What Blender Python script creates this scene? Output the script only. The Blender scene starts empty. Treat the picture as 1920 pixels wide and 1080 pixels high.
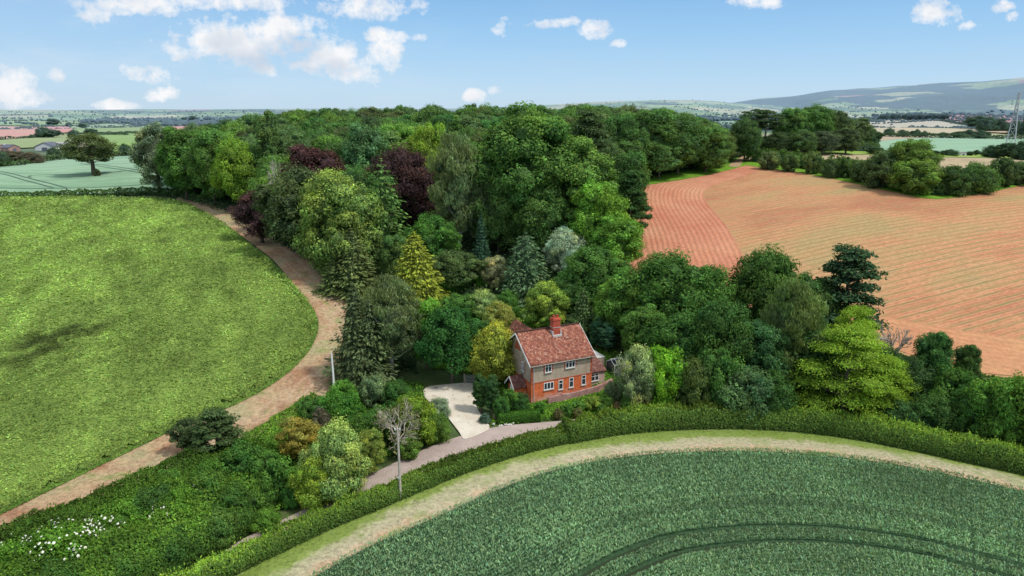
import bpy, math, random
import numpy as np
from mathutils import Vector, geometry
R = math.radians
rng = np.random.default_rng(11)
random.seed(5)
sc = bpy.context.scene
COL = sc.collection

# ------------------------------------------------------------------ camera model
W0, H0, FPX = 1920.0, 1080.0, 1297.0
CAMH, PITCH = 37.0, R(14.5)
CP, SP = math.cos(PITCH), math.sin(PITCH)

def ray(u, v):
    a = (u - W0/2)/FPX; b = (H0/2 - v)/FPX
    return np.array([a, CP + b*SP, -SP + b*CP])

def smooth(t):
    t = np.clip(t, 0, 1); return t*t*(3-2*t)

# ------------------------------------------------------------------ noise
_perm = np.random.default_rng(3).random((256, 256))
def vnoise(x, y):
    xi = np.floor(x).astype(int); yi = np.floor(y).astype(int)
    fx = x-xi; fy = y-yi
    fx = fx*fx*(3-2*fx); fy = fy*fy*(3-2*fy)
    g = lambda i, j: _perm[i & 255, j & 255]
    return (g(xi, yi)*(1-fx)+g(xi+1, yi)*fx)*(1-fy) + (g(xi, yi+1)*(1-fx)+g(xi+1, yi+1)*fx)*fy
def fbm(x, y, o=4):
    s = 0; a = .5
    for k in range(o):
        s = s + a*vnoise(x*2**k+17.3*k, y*2**k+9.1*k); a *= .5
    return s/(1-.5**o)

# ------------------------------------------------------------------ terrain
_ctl = []
def ctl_px(u, v, Y):
    d = ray(u, v); t = Y/d[1]; _ctl.append((d[0]*t, Y, CAMH + d[2]*t))
for x in (-60, 0, 60, 110):
    for y in (20, 50, 75): _ctl.append((x, y, 0.0))
for x, y in ((-80, -100), (80, -100), (0, -300), (-300, 0), (300, 0), (-400, -300), (400, -300)): _ctl.append((x, y, -2.0))
_ctl += [(0, 88, 0), (12, 90, 0.2), (-8, 84, 0), (-14, 90, 0.4), (25, 90, 0.3), (45, 88, 0.3), (-30, 78, 0)]
ctl_px(0, 372, 205); ctl_px(330, 376, 205); ctl_px(-300, 376, 205)
ctl_px(300, 600, 104); ctl_px(-100, 600, 104); ctl_px(560, 480, 134)
ctl_px(180, 325, 262); ctl_px(0, 314, 315); ctl_px(330, 300, 330)
ctl_px(90, 275, 640); ctl_px(260, 285, 480); ctl_px(90, 240, 1000); ctl_px(370, 232, 1050); ctl_px(370, 262, 620)
ctl_px(1900, 700, 92); ctl_px(1900, 500, 122); ctl_px(1900, 350, 178); ctl_px(1600, 480, 128); ctl_px(1750, 367, 166)
ctl_px(1400, 308, 222); ctl_px(1190, 500, 130); ctl_px(1190, 340, 190); ctl_px(1500, 280, 275); ctl_px(1400, 400, 158)
ctl_px(1750, 305, 240); ctl_px(1750, 268, 570); ctl_px(1700, 238, 900); ctl_px(1880, 222, 1300); ctl_px(1900, 290, 330)
_ctl += [(0, 280, 20.5), (-60, 280, 20), (40, 180, 14), (-20, 170, 11), (-45, 150, 8), (0, 130, 5), (0, 400, 15), (60, 500, 10), (0, 700, 2), (0, 1000, 0),
         (400, 200, 16), (-400, 220, 10), (600, 1000, 10), (-600, 1000, 6), (900, 600, 8), (-900, 500, 4)]
_C = np.array(_ctl)
def _U(r2): return np.where(r2 > 1e-9, .5*r2*np.log(np.maximum(r2, 1e-9)), 0)
_S = 100.0
_cx = _C[:, 0]/_S; _cy = _C[:, 1]/_S
_n = len(_C)
_K = _U((_cx[:, None]-_cx)**2 + (_cy[:, None]-_cy)**2) + .02*np.eye(_n)
_Pm = np.stack([np.ones(_n), _cx, _cy], 1)
_A = np.zeros((_n+3, _n+3)); _A[:_n, :_n] = _K; _A[:_n, _n:] = _Pm; _A[_n:, :_n] = _Pm.T
_w = np.linalg.solve(_A, np.concatenate([_C[:, 2], [0, 0, 0]]))
_ce = np.array([-60, -36, -30, -20, -12, -5, 0, 6, 12, 17, 21.5, 24, 27, 33, 37, 60.])
_cv = np.array([.3, .05, .0, .08, .05, .1, .3, .55, .65, .62, 0.95, 1.35, 1.45, 1.65, 2.05, 2.0])
def farz(x, y):
    r = np.hypot(x, y); az = np.degrees(np.arctan2(x, y))
    el = np.interp(az, _ce, _cv)
    right = smooth((az-14)/8)
    rc = 5200 + 2200*right
    crest = CAMH + rc*np.tan(np.radians(el)) - 12
    valley = -8 + 12*(fbm(x/700+5, y/700, 3)-.5)*2
    t = smooth((r-(2300+500*right))/(rc-(2300+500*right)))
    z = valley + (crest-valley)*t
    z = z + (fbm(x/900+3, y/900+8, 4)-.5)*(46+60*right)*smooth((r-1500)/2500)
    z = z + 26*right*np.exp(-((r-3000)/600)**2)*smooth((az-22)/9)
    z = z - smooth((r-rc-300)/3000)*40
    return z
def tz(x, y):
    x = np.asarray(x, float); y = np.asarray(y, float)
    sh = x.shape; xf = x.ravel(); yf = y.ravel(); out = np.empty(len(xf))
    for i in range(0, len(xf), 20000):
        a = np.clip(xf[i:i+20000], -1500, 1500)/_S; b = np.clip(yf[i:i+20000], -1500, 1500)/_S
        out[i:i+20000] = _U((a[:, None]-_cx)**2+(b[:, None]-_cy)**2) @ _w[:_n] + _w[_n] + _w[_n+1]*a + _w[_n+2]*b
    r = np.hypot(xf, yf)
    k = smooth((r-900)/900)
    out = np.clip(out, -15, 40)*(1-k) + farz(xf, yf)*k
    return out.reshape(sh)
def tz1(x, y): return float(tz(np.array([x]), np.array([y]))[0])

def unproj(pts, zoff=0.0):
    """pixels -> points on the terrain"""
    pts = np.asarray(pts, float)
    a = (pts[:, 0]-W0/2)/FPX; b = (H0/2-pts[:, 1])/FPX
    dx = a; dy = CP+b*SP; dz = -SP+b*CP
    ys = np.concatenate([np.arange(15, 400, 2.0), np.geomspace(400, 9000, 260)])
    out = np.zeros((len(pts), 3)); 
    T = ys[None, :]/dy[:, None]
    X = dx[:, None]*T; Y = np.repeat(ys[None, :], len(pts), 0); Z = CAMH+dz[:, None]*T
    D = Z - tz(X, Y) - zoff
    for i in range(len(pts)):
        k = np.argmax(D[i] <= 0)
        if D[i][k] > 0: k = len(ys)-1
        k = max(k, 1)
        d0, d1 = D[i][k-1], D[i][k]
        f = d0/(d0-d1) if d0 != d1 else 0
        f = min(max(f, 0), 1)
        yy = ys[k-1]+(ys[k]-ys[k-1])*f
        out[i] = (dx[i]*yy/dy[i], yy, CAMH+dz[i]*yy/dy[i]-zoff)
    out[:, 2] = tz(out[:, 0], out[:, 1])
    return out
def at(u, v, zoff=0.0): return unproj([(u, v)], zoff)[0]
def ray_z(u, v, Y):
    d = ray(u, v); t = Y/d[1]; return d[0]*t, CAMH+d[2]*t

def catmull(P, n=8, closed=False):
    P = np.asarray(P, float); N = len(P); out = []
    m = N if closed else N-1
    for i in range(m):
        if closed: p0, p1, p2, p3 = P[(i-1) % N], P[i], P[(i+1) % N], P[(i+2) % N]
        else: p0, p1, p2, p3 = P[max(i-1, 0)], P[i], P[i+1], P[min(i+2, N-1)]
        for k in range(n):
            t = k/n
            out.append(.5*((2*p1)+(-p0+p2)*t+(2*p0-5*p1+4*p2-p3)*t*t+(-p0+3*p1-3*p2+p3)*t**3))
    if not closed: out.append(P[-1])
    return np.array(out)

def inpoly(x, y, poly):
    c = np.zeros(len(x), bool); n = len(poly); j = n-1
    for i in range(n):
        xi, yi = poly[i][:2]; xj, yj = poly[j][:2]
        if yi != yj:
            m = ((yi > y) != (yj > y)) & (x < (xj-xi)*(y-yi)/(yj-yi)+xi)
            c ^= m
        j = i
    return c
def polydist(x, y, line):
    """distance to polyline"""
    best = np.full(len(x), 1e9)
    for i in range(len(line)-1):
        ax, ay = line[i][:2]; bx, by = line[i+1][:2]
        L = (bx-ax)**2+(by-ay)**2
        if L < 1e-9: continue
        t = np.clip(((x-ax)*(bx-ax)+(y-ay)*(by-ay))/L, 0, 1)
        best = np.minimum(best, (x-ax-t*(bx-ax))**2+(y-ay-t*(by-ay))**2)
    return np.sqrt(best)

# ------------------------------------------------------------------ geometry collector
class Geo:
    def __init__(s): s.V = []; s.F = []; s.n = 0
    def add(s, V, F, mat=0, col=(1, 1, 1)):
        V = np.asarray(V, float); F = np.asarray(F, int)
        if len(V) == 0: return s
        col = np.asarray(col, float)
        if col.ndim == 1: col = np.repeat(col[None], len(V), 0)
        s.V.append((V, col)); s.F.append((F+s.n, np.full(len(F), mat))); s.n += len(V); return s
    def merge(s, o, M=None, off=(0, 0, 0)):
        for (V, c), (F, m) in zip(o.V, o.F): pass
        return s
    def box(s, x0, x1, y0, y1, z0, z1, mat=0, M=None, col=(1, 1, 1)):
        V = np.array([(x, y, z) for z in (z0, z1) for y in (y0, y1) for x in (x0, x1)], float)
        if M is not None: V = V @ np.array(M).T
        return s.add(V, [(0, 2, 3, 1), (4, 5, 7, 6), (0, 1, 5, 4), (1, 3, 7, 5), (3, 2, 6, 7), (2, 0, 4, 6)], mat, col)
    def tube(s, pts, rad, n=6, mat=0, cap=True, col=(1, 1, 1)):
        pts = np.asarray(pts, float); rad = np.broadcast_to(rad, (len(pts),))
        T = np.gradient(pts, axis=0); T /= np.linalg.norm(T, axis=1)[:, None]+1e-9
        up = np.array([0, 0, 1.]) if abs(T[0][2]) < .9 else np.array([1., 0, 0])
        A = np.cross(T, up); A /= np.linalg.norm(A, axis=1)[:, None]+1e-9; B = np.cross(T, A)
        th = np.linspace(0, 2*np.pi, n, endpoint=False)
        V = (pts[:, None]+rad[:, None, None]*(A[:, None]*np.cos(th)[None, :, None]+B[:, None]*np.sin(th)[None, :, None])).reshape(-1, 3)
        F = [(i*n+k, i*n+(k+1) % n, (i+1)*n+(k+1) % n, (i+1)*n+k) for i in range(len(pts)-1) for k in range(n)]
        s.add(V, F, mat, col)
        if cap:
            for e, p in ((0, pts[0]), (len(pts)-1, pts[-1])):
                ring = V[e*n:(e+1)*n]
                s.add(np.vstack([ring, p]), [(k, (k+1) % n, n) for k in range(n)] if e else [((k+1) % n, k, n) for k in range(n)], mat, col)
        return s
    def mesh(s, name, mats, smooth_shade=False):
        me = bpy.data.meshes.new(name)
        V = np.concatenate([v for v, c in s.V]); C = np.concatenate([c for v, c in s.V])
        me.vertices.add(len(V)); me.vertices.foreach_set('co', V.ravel())
        loops = np.concatenate([f.ravel() for f, m in s.F]); tot = np.concatenate([np.full(len(f), f.shape[1]) for f, m in s.F])
        mi = np.concatenate([m for f, m in s.F])
        me.loops.add(len(loops)); me.loops.foreach_set('vertex_index', loops.astype(np.int32))
        st = np.concatenate([[0], np.cumsum(tot)[:-1]])
        me.polygons.add(len(tot)); me.polygons.foreach_set('loop_start', st.astype(np.int32))
        me.polygons.foreach_set('material_index', mi.astype(np.int32))
        me.polygons.foreach_set('use_smooth', np.full(len(tot), smooth_shade))
        at_ = me.attributes.new('tint', 'FLOAT_COLOR', 'POINT')
        at_.data.foreach_set('color', np.hstack([C, np.ones((len(C), 1))]).ravel())
        for m in mats: me.materials.append(m)
        me.update(calc_edges=True)
        return me

def link(name, me, parent=None, loc=None, rotz=0, color=None):
    o = bpy.data.objects.new(name, me); COL.objects.link(o)
    if parent is not None: o.parent = parent
    if loc is not None: o.location = loc
    o.rotation_euler = (0, 0, rotz)
    if color is not None: o.color = (*color, 1)
    return o
def tag(o, label=None, cat=None, group=None, kind=None):
    if label: o['label'] = label
    if cat: o['category'] = cat
    if group: o['group'] = group
    if kind: o['kind'] = kind
    return o

# ------------------------------------------------------------------ materials
def newmat(name):
    m = bpy.data.materials.new(name); m.use_nodes = True
    nt = m.node_tree; nt.nodes.clear()
    return m, nt
class NB:
    def __init__(s, nt): s.nt = nt
    def n(s, t, **k):
        nd = s.nt.nodes.new(t)
        for a, b in k.items(): setattr(nd, a, b)
        return nd
    def l(s, a, b): s.nt.links.new(a, b)
    def val(s, sock, v):
        if hasattr(v, 'is_output') or isinstance(v, bpy.types.NodeSocket): s.l(v, sock)
        else: sock.default_value = v
    def math(s, op, a, b=0.0, c=None, clamp=False):
        nd = s.n('ShaderNodeMath', operation=op, use_clamp=clamp); s.val(nd.inputs[0], a); s.val(nd.inputs[1], b)
        if c is not None: s.val(nd.inputs[2], c)
        return nd.outputs[0]
    def mix(s, f, a, b, mode='MIX'):
        nd = s.n('ShaderNodeMixRGB', blend_type=mode)
        s.val(nd.inputs[0], f)
        for k, v in ((1, a), (2, b)):
            if isinstance(v, bpy.types.NodeSocket): s.l(v, nd.inputs[k])
            else: nd.inputs[k].default_value = (*v, 1) if len(v) == 3 else v
        return nd.outputs[0]
    def noise(s, vec, scale, detail=3, rough=.55, out=0, dist=0):
        nd = s.n('ShaderNodeTexNoise'); nd.inputs['Scale'].default_value = scale; nd.inputs['Detail'].default_value = detail
        nd.inputs['Roughness'].default_value = rough; nd.inputs['Distortion'].default_value = dist
        if vec is not None: s.l(vec, nd.inputs['Vector'])
        return nd.outputs[out]
    def ramp(s, f, stops):
        nd = s.n('ShaderNodeValToRGB'); s.val(nd.inputs[0], f)
        cr = nd.color_ramp
        while len(cr.elements) > 1: cr.elements.remove(cr.elements[-1])
        for i, (p, c) in enumerate(stops):
            e = cr.elements[0] if i == 0 else cr.elements.new(p)
            e.position = p; e.color = (*c, 1) if len(c) == 3 else c
        return nd.outputs[0]
    def pos(s): return s.n('ShaderNodeNewGeometry').outputs['Position']
    def mapv(s, vec, rot=(0, 0, 0), scale=(1, 1, 1), loc=(0, 0, 0)):
        nd = s.n('ShaderNodeMapping'); s.l(vec, nd.inputs[0]); nd.inputs['Rotation'].default_value = rot
        nd.inputs['Scale'].default_value = scale; nd.inputs['Location'].default_value = loc
        return nd.outputs[0]
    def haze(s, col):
        # aerial haze painted into base colour, growing with distance from the origin under the camera
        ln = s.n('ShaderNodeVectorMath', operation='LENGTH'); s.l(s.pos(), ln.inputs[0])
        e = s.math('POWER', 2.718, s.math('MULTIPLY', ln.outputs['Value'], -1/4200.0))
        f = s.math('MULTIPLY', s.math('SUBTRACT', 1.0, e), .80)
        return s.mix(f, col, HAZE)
    def out(s, shader):
        o = s.n('ShaderNodeOutputMaterial'); s.l(shader, o.inputs[0])
    def bump(s, h, strength=.5, dist=.1):
        b = s.n('ShaderNodeBump'); b.inputs['Strength'].default_value = strength; b.inputs['Distance'].default_value = dist
        s.l(h, b.inputs['Height']); return b.outputs[0]
    def principled(s, col, rough=.9, nrm=None, spec=.2, metal=0):
        p = s.n('ShaderNodeBsdfPrincipled')
        if isinstance(col, bpy.types.NodeSocket): s.l(col, p.inputs['Base Color'])
        else: p.inputs['Base Color'].default_value = (*col, 1)
        p.inputs['Roughness'].default_value = rough; p.inputs['Specular IOR Level'].default_value = spec
        p.inputs['Metallic'].default_value = metal
        if nrm is not None: s.l(nrm, p.inputs['Normal'])
        s.out(p.outputs[0]); return p
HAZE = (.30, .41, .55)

def mat_leaf():
    m, nt = newmat('foliage'); b = NB(nt)
    oi = b.n('ShaderNodeObjectInfo'); at_ = b.n('ShaderNodeAttribute', attribute_name='tint')
    c = b.mix(1, oi.outputs['Color'], at_.outputs['Color'], 'MULTIPLY')
    c = b.mix(1, c, (1.72, 1.64, 1.30), 'MULTIPLY')
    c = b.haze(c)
    d = b.n('ShaderNodeBsdfDiffuse'); b.l(c, d.inputs[0])
    t = b.n('ShaderNodeBsdfTranslucent'); b.l(b.mix(1, c, (1.0, 1.05, .55), 'MULTIPLY'), t.inputs[0])
    mx = b.n('ShaderNodeMixShader'); mx.inputs[0].default_value = .36; b.l(d.outputs[0], mx.inputs[1]); b.l(t.outputs[0], mx.inputs[2])
    b.out(mx.outputs[0]); return m
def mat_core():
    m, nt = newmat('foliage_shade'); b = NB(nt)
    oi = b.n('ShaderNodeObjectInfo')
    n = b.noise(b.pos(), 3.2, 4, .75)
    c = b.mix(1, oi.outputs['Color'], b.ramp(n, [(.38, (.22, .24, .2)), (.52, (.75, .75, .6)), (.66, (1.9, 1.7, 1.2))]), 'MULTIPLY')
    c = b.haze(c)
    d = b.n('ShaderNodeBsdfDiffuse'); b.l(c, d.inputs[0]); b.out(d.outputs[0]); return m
def mat_simple(name, col, var=.25, scale=2.0, rough=.9, spec=.2, bump=0, haze=False, metal=0):
    m, nt = newmat(name); b = NB(nt)
    f = b.noise(b.pos(), scale, 4)
    lo = tuple(c*(1-var) for c in col); hi = tuple(min(1, c*(1+var)) for c in col)
    c = b.ramp(f, [(.3, lo), (.7, hi)])
    if haze: c = b.haze(c)
    b.principled(c, rough, b.bump(f, bump, .05) if bump else None, spec, metal); return m
def mat_cropcore():
    m, nt = newmat('crop_depth'); b = NB(nt); p = b.pos()
    oi = b.n('ShaderNodeObjectInfo'); n = b.noise(p, 4.5, 4, .8); n2 = b.noise(p, .9, 5, .7)
    c = b.mix(1, oi.outputs['Color'], b.ramp(n, [(.36, (.75, .72, .5)), (.64, (2.3, 2.0, 1.4))]), 'MULTIPLY')
    c = b.mix(1, c, b.ramp(n2, [(.34, (.62, .66, .6)), (.62, (1.2, 1.15, 1.1))]), 'MULTIPLY')
    c = b.mix(1, c, b.n('ShaderNodeAttribute', attribute_name='tint').outputs['Color'], 'MULTIPLY')
    b.principled(c, .9, b.bump(b.math('ADD', n, n2), .9, .25), .1); return m
M_CROPC = mat_cropcore()
M_LEAF = mat_leaf(); M_CORE = mat_core()
M_BARK = mat_simple('bark', (.13, .105, .08), .4, 3, bump=.4)
M_PALEBARK = mat_simple('pale_bark', (.42, .38, .32), .3, 2)
# ------------------------------------------------------------------ foliage
def leaf_quads(P, N, size, asp=.6, g=None, mat=0, col=None, axis=None):
    g = g if g is not None else Geo(); n = len(P)
    if n == 0: return g
    N = N/(np.linalg.norm(N, axis=1)[:, None]+1e-9)
    a = rng.normal(size=(n, 3)) if axis is None else axis + rng.normal(size=(n, 3))*.25
    t = a - N*np.sum(a*N, 1)[:, None]; t /= np.linalg.norm(t, axis=1)[:, None]+1e-9
    b = np.cross(N, t); s = np.broadcast_to(size, (n,))[:, None]*rng.uniform(.65, 1.35, (n, 1))
    V = np.stack([P+t*s, P+b*s*asp, P-t*s, P-b*s*asp], 1).reshape(-1, 3)
    F = np.arange(4*n).reshape(n, 4)
    if col is None: col = np.ones((n, 3))
    return g.add(V, F, mat, np.repeat(col, 4, 0))
def sph(n):
    v = rng.normal(size=(n, 3)); return v/np.linalg.norm(v, axis=1)[:, None]
def tintv(n, var=.28, warm=.12):
    k = np.exp(rng.normal(0, var, (n, 1))); w = rng.normal(0, warm, (n, 1))
    return np.hstack([k*(1+w), k, k*(1-w*.5)])
_ico = None
def ico():
    global _ico
    if _ico is None:
        import bmesh
        bm = bmesh.new(); bmesh.ops.create_icosphere(bm, subdivisions=1, radius=1)
        _ico = (np.array([v.co[:] for v in bm.verts]), np.array([[v.index for v in f.verts] for f in bm.faces])); bm.free()
    return _ico
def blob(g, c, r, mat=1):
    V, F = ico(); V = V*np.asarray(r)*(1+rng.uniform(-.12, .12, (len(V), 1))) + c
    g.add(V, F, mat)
def lobe_leaves(g, c, r, dirout, nsub, nl, ls, squash=.85, density_down=-.35, fresh=0.0, droop=False):
    """one bough: sub clumps over a lobe, leaves over each clump"""
    lt = np.exp(rng.normal(0, .13)); lw = rng.normal(0, .06); nl = int(nl*1.7); ls = ls*.78
    for k in range(nsub):
        d = sph(1)[0]; 
        if np.dot(d, dirout) < density_down: d = -d
        sr = r*rng.uniform(.30, .5); cc = c + d*np.array([r, r, r*squash])*.72
        dd = sph(nl); P = cc + dd*sr*np.where(rng.random((nl, 1)) < .1, rng.uniform(1.1, 1.5, (nl, 1)), rng.uniform(.68, 1.12, (nl, 1)))*np.array([1, 1, .8])
        N = dd*1.0 + d*.5 + rng.normal(size=(nl, 3))*.45 + np.array([0, 0, .35])
        kt = np.exp(rng.normal(0, .16))*lt
        tv = tintv(nl, .24, .09)*np.array([kt*(1+lw), kt, kt*(1-lw)])
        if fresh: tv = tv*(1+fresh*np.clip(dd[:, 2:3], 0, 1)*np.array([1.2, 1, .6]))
        if droop: leaf_quads(P, np.cross(dd, [0, 0, 1.])+dd*.6+rng.normal(size=(nl, 3))*.3, ls*1.5, .28, g, 0, tv, axis=np.array([0, 0, 1.]))
        else: leaf_quads(P, N, ls, .62, g, 0, tv)

def limbs(g, H, base, n, R0, spread, mat=0):
    g.tube([(0, 0, -.4), (0, 0, H*.08), (.05, .03, H*.4), (.1, -.05, H*.8)], [R0*1.35, R0, R0*.7, R0*.15], 8, mat)
    for k in range(n):
        a = k*2.4+rng.uniform(-.4, .4); z0 = H*rng.uniform(base, .6); L = spread*rng.uniform(.6, .95)
        p0 = np.array([0, 0, z0]); e = np.array([math.cos(a)*L, math.sin(a)*L, z0+L*rng.uniform(.4, .9)])
        m = (p0+e)/2 + np.array([0, 0, -.1*L])
        g.tube([p0, m, e], [R0*.5, R0*.3, R0*.08], 5, mat, cap=False)

class Proto: pass
PROTO = {}
def proto(name, crown, trunk, barkmat, cmats=None, smooth_c=False):
    p = Proto(); p.crown = crown.mesh(name+'_crown', cmats or [M_LEAF, M_CORE]); p.trunk = trunk.mesh(name+'_trunk', [barkmat], True)
    V = np.concatenate([v for v, c in crown.V]); p.H = float(np.percentile(V[:, 2], 99.7)); 
    p.W = float(np.percentile(np.abs(V[:, 0]), 98.5)+np.percentile(np.abs(V[:, 1]), 98.5)); PROTO[name] = p
def broad(name, H=14., W=11., base=.12, nl=34, nsub=11, nleaf=42, ls=.24, profile=0., fresh=0., droop=False, seed=1, core=.62, bark=None, squash=.85, lobr=.2, z_pow=1.):
    g = Geo(); t = Geo(); cz = H*(base+1)/2; rz = H*(1-base)/2*.86; rx = W/2*.78
    for k in range(nl):
        f = (k+.5)/nl; zc = 1-2*f*.97; ph = k*2.39996+seed+rng.uniform(-.35, .35)
        rr = math.sqrt(max(0, 1-zc*zc))
        d = np.array([math.cos(ph)*rr, math.sin(ph)*rr, zc])
        wd = 1-profile*zc
        jit = rng.uniform(.58, 1.16)
        c = np.array([d[0]*rx*jit*wd, d[1]*rx*jit*wd, cz + d[2]*rz*rng.uniform(.7, 1.06)])
        r = W*lobr*rng.uniform(.7, 1.35)
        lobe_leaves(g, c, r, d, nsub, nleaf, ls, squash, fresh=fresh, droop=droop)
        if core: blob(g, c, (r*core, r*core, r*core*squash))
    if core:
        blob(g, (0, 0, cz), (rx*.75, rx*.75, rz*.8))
    limbs(t, H, max(base, .15), 7 if not bark else 14, H*.022, W*(.33 if not bark else .47))
    proto(name, g, t, bark or M_BARK)
def conifer(name, H=15., W=7., whorls=24, nb=8, droop=.25, ls=.34, dens=16, base=.06, power=.85, open_=False, core=.33, bark=None, seed=0, gap=0.):
    g = Geo(); t = Geo()
    for i in range(whorls):
        f = i/(whorls-1); z = H*(base+(1-base)*f*.985); L0 = W/2*(1-f)**power+.18
        for k in range(nb):
            if rng.random() < gap: continue
            a = k*2*math.pi/nb+i*1.1+rng.uniform(-.25, .25); L = L0*rng.uniform(.72, 1.15)
            n = max(5, int(dens*L/(W/2)*1.6)+4)
            s = rng.uniform(.12, 1, n)**.75
            side = rng.normal(0, 1, n)*.16*L*(.4+s*.8)
            u = np.array([math.cos(a), math.sin(a)]); v = np.array([-u[1], u[0]])
            zz = z - droop*L*s**1.5 + rng.normal(0, .07, n) + .12*L*s**4 - np.abs(side)*.18
            P = np.column_stack([u[0]*s*L+v[0]*side, u[1]*s*L+v[1]*side, zz])
            N = np.column_stack([u[0]*.45+rng.normal(0, .35, n), u[1]*.45+rng.normal(0, .35, n), np.ones(n)*.9])
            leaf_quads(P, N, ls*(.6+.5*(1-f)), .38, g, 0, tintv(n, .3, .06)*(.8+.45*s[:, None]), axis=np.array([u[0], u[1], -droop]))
            if k % 2 == 0: t.tube([(0, 0, z), (u[0]*L*.55, u[1]*L*.55, z-droop*L*.3)], [.05, .02], 4, cap=False)
    if core:
        zz = np.linspace(base+.03, .93, 9); th = np.linspace(0, 2*np.pi, 10, endpoint=False)
        V = []; 
        for q in zz:
            rr = W/2*(1-q)**power*core*2
            for h in th: V.append((math.cos(h)*rr*rng.uniform(.75, 1.1), math.sin(h)*rr*rng.uniform(.75, 1.1), H*q-rr*droop))
        F = [(i*10+k, i*10+(k+1) % 10, (i+1)*10+(k+1) % 10, (i+1)*10+k) for i in range(8) for k in range(10)]
        g.add(V, F, 1)
    t.tube([(0, 0, -.3), (0, 0, H*.5), (0, 0, H*.97)], [H*.018, H*.011, .02], 7)
    proto(name, g, t, bark or M_BARK)
def pads(name, H=14., W=10., n=22, base=.35, ls=.26, nleaf=260, flat=.32, bark=None, lowpow=1.0, seed=0, umbrella=False, wmul=1.0, tr=1.0):
    """layered flat boughs (cedar, pine, robinia)"""
    g = Geo(); t = Geo()
    t.tube([(0, 0, -.4), (.1, 0, H*.3), (-.1, .1, H*.65), (.1, 0, H*.93)], [H*.028*tr, H*.02*tr, H*.013*tr, .04], 8)
    for k in range(n):
        f = (k+.5)/n; a = k*2.39996+seed; z = H*(base+(1-base)*f*.95)
        prof = math.sin(math.pi*min(1, (f*.85+.12)))**.6 if umbrella else (1-f)**(.7 if name != 'robinia' else .5)+.12
        if name == 'robinia': prof = math.sin(math.pi*(f*.74+.24))**.65
        L = W/2*prof*rng.uniform(.5, .92)
        r = W*.19*rng.uniform(.7, 1.2)*(.75+.35*prof)*wmul
        c = np.array([math.cos(a)*L, math.sin(a)*L, z+rng.uniform(-.2, .2)])
        d = sph(nleaf); d[:, 2] = np.abs(d[:, 2])*np.where(rng.random(nleaf) < .75, 1, -.5)
        rr = rng.uniform(.45, 1.08, (nleaf, 1))
        cl = np.exp(.35*np.sin(d[:, 0:1]*7+k)+.35*np.cos(d[:, 1:2]*7-k))
        P = c + d*rr*np.array([r, r, r*flat*1.3])*(.85+.2*cl)
        N = d*.5+rng.normal(size=(nleaf, 3))*.45+np.array([0, 0, .8])
        leaf_quads(P, N, ls, .5, g, 0, tintv(nleaf, .25, .08)*(.85+.3*rng.random()))
        blob(g, c-np.array([0, 0, r*flat*.2]), (r*.55, r*.55, r*flat*.45))
        t.tube([(0, 0, max(z-.35*L, H*.2)), (c[0]*.5, c[1]*.5, z-.2*L), c], [H*.009, H*.006, .03], 5, cap=False)
    proto(name, g, t, bark or M_BARK)
def twiggy(name, H=8., W=6., n=9, bark=None, leaves=0, col=None):
    g = Geo(); t = Geo()
    t.tube([(0, 0, -.3), (.1, 0, H*.3), (0, .1, H*.5)], [H*.02, H*.014, H*.01], 7)
    def br(p, d, L, r, lv):
        e = p+d*L; m = (p+e)/2+rng.normal(0, .06*L, 3)
        (g if lv < 2 or True else t).tube([p, m, e], [r, r*.75, r*.45], 4, 0, cap=False)
        if lv == 0: 
            if leaves:
                P = e+rng.normal(0, .25, (leaves, 3)); leaf_quads(P, sph(leaves)+[0, 0, .4], .12, .6, g, 1, tintv(leaves))
            return
        for k in range(3 if lv > 1 else 4):
            nd = d+rng.normal(0, .42, 3)+[0, 0, .08]; nd /= np.linalg.norm(nd)
            br(m+(e-m)*rng.uniform(.2, 1), nd, L*rng.uniform(.55, .8), r*.62, lv-1)
    for k in range(n):
        a = k*2.4; d = np.array([math.cos(a)*.75, math.sin(a)*.75, rng.uniform(.45, 1.1)]); d /= np.linalg.norm(d)
        br(np.array([0, 0, H*rng.uniform(.2, .5)]), d, H*.26, H*.017, 3)
    proto(name, g, t, bark or M_BARK, [bark or M_BARK, M_LEAF])

broad('broad_a', nl=34, seed=1)
broad('broad_b', nl=30, seed=2.3, W=12, H=15, base=.15, profile=.12)
broad('broad_c', nl=38, seed=4, W=9.5, H=15, base=.10, profile=.2, ls=.22)
broad('broad_d', nl=30, seed=5, W=12, H=13, base=.2, profile=-.12, lobr=.17, nsub=9)
broad('airy', nl=30, seed=7, W=9, H=15, base=.12, ls=.2, core=.4, lobr=.19, nsub=9, nleaf=36)
broad('weeping', nl=32, seed=8, W=9, H=15, base=.12, ls=.17, core=.42, droop=True, lobr=.17, nsub=10, nleaf=38, bark=M_PALEBARK, profile=.1)
broad('column', nl=30, seed=9, W=4.6, H=16, base=.08, ls=.22, lobr=.26, profile=.25, nsub=9, squash=1.3)
broad('poplar', nl=26, seed=3, W=5, H=16, base=.12, ls=.2, lobr=.22, profile=.15, nsub=7, squash=1.5, core=.3, nleaf=30)
broad('shrub_a', nl=22, seed=2, W=5, H=4.2, base=-.05, ls=.13, lobr=.22, nsub=9, nleaf=42)
broad('shrub_b', nl=20, seed=6, W=4.6, H=4.6, base=-.05, ls=.12, lobr=.2, nsub=9, nleaf=42, profile=.2, fresh=.3)
broad('shrub_c', nl=18, seed=3, W=5, H=3.4, base=-.1, ls=.12, lobr=.25, nsub=10, nleaf=40, core=.6)
broad('feathery', nl=24, seed=4, W=4.6, H=4.8, base=-.05, ls=.085, lobr=.19, nsub=11, nleaf=60, core=.55, profile=.15, fresh=.5)
broad('chestnut', nl=44, seed=2, W=12, H=15, base=.08, profile=.3, ls=.23, fresh=.9, nsub=12)
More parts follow.
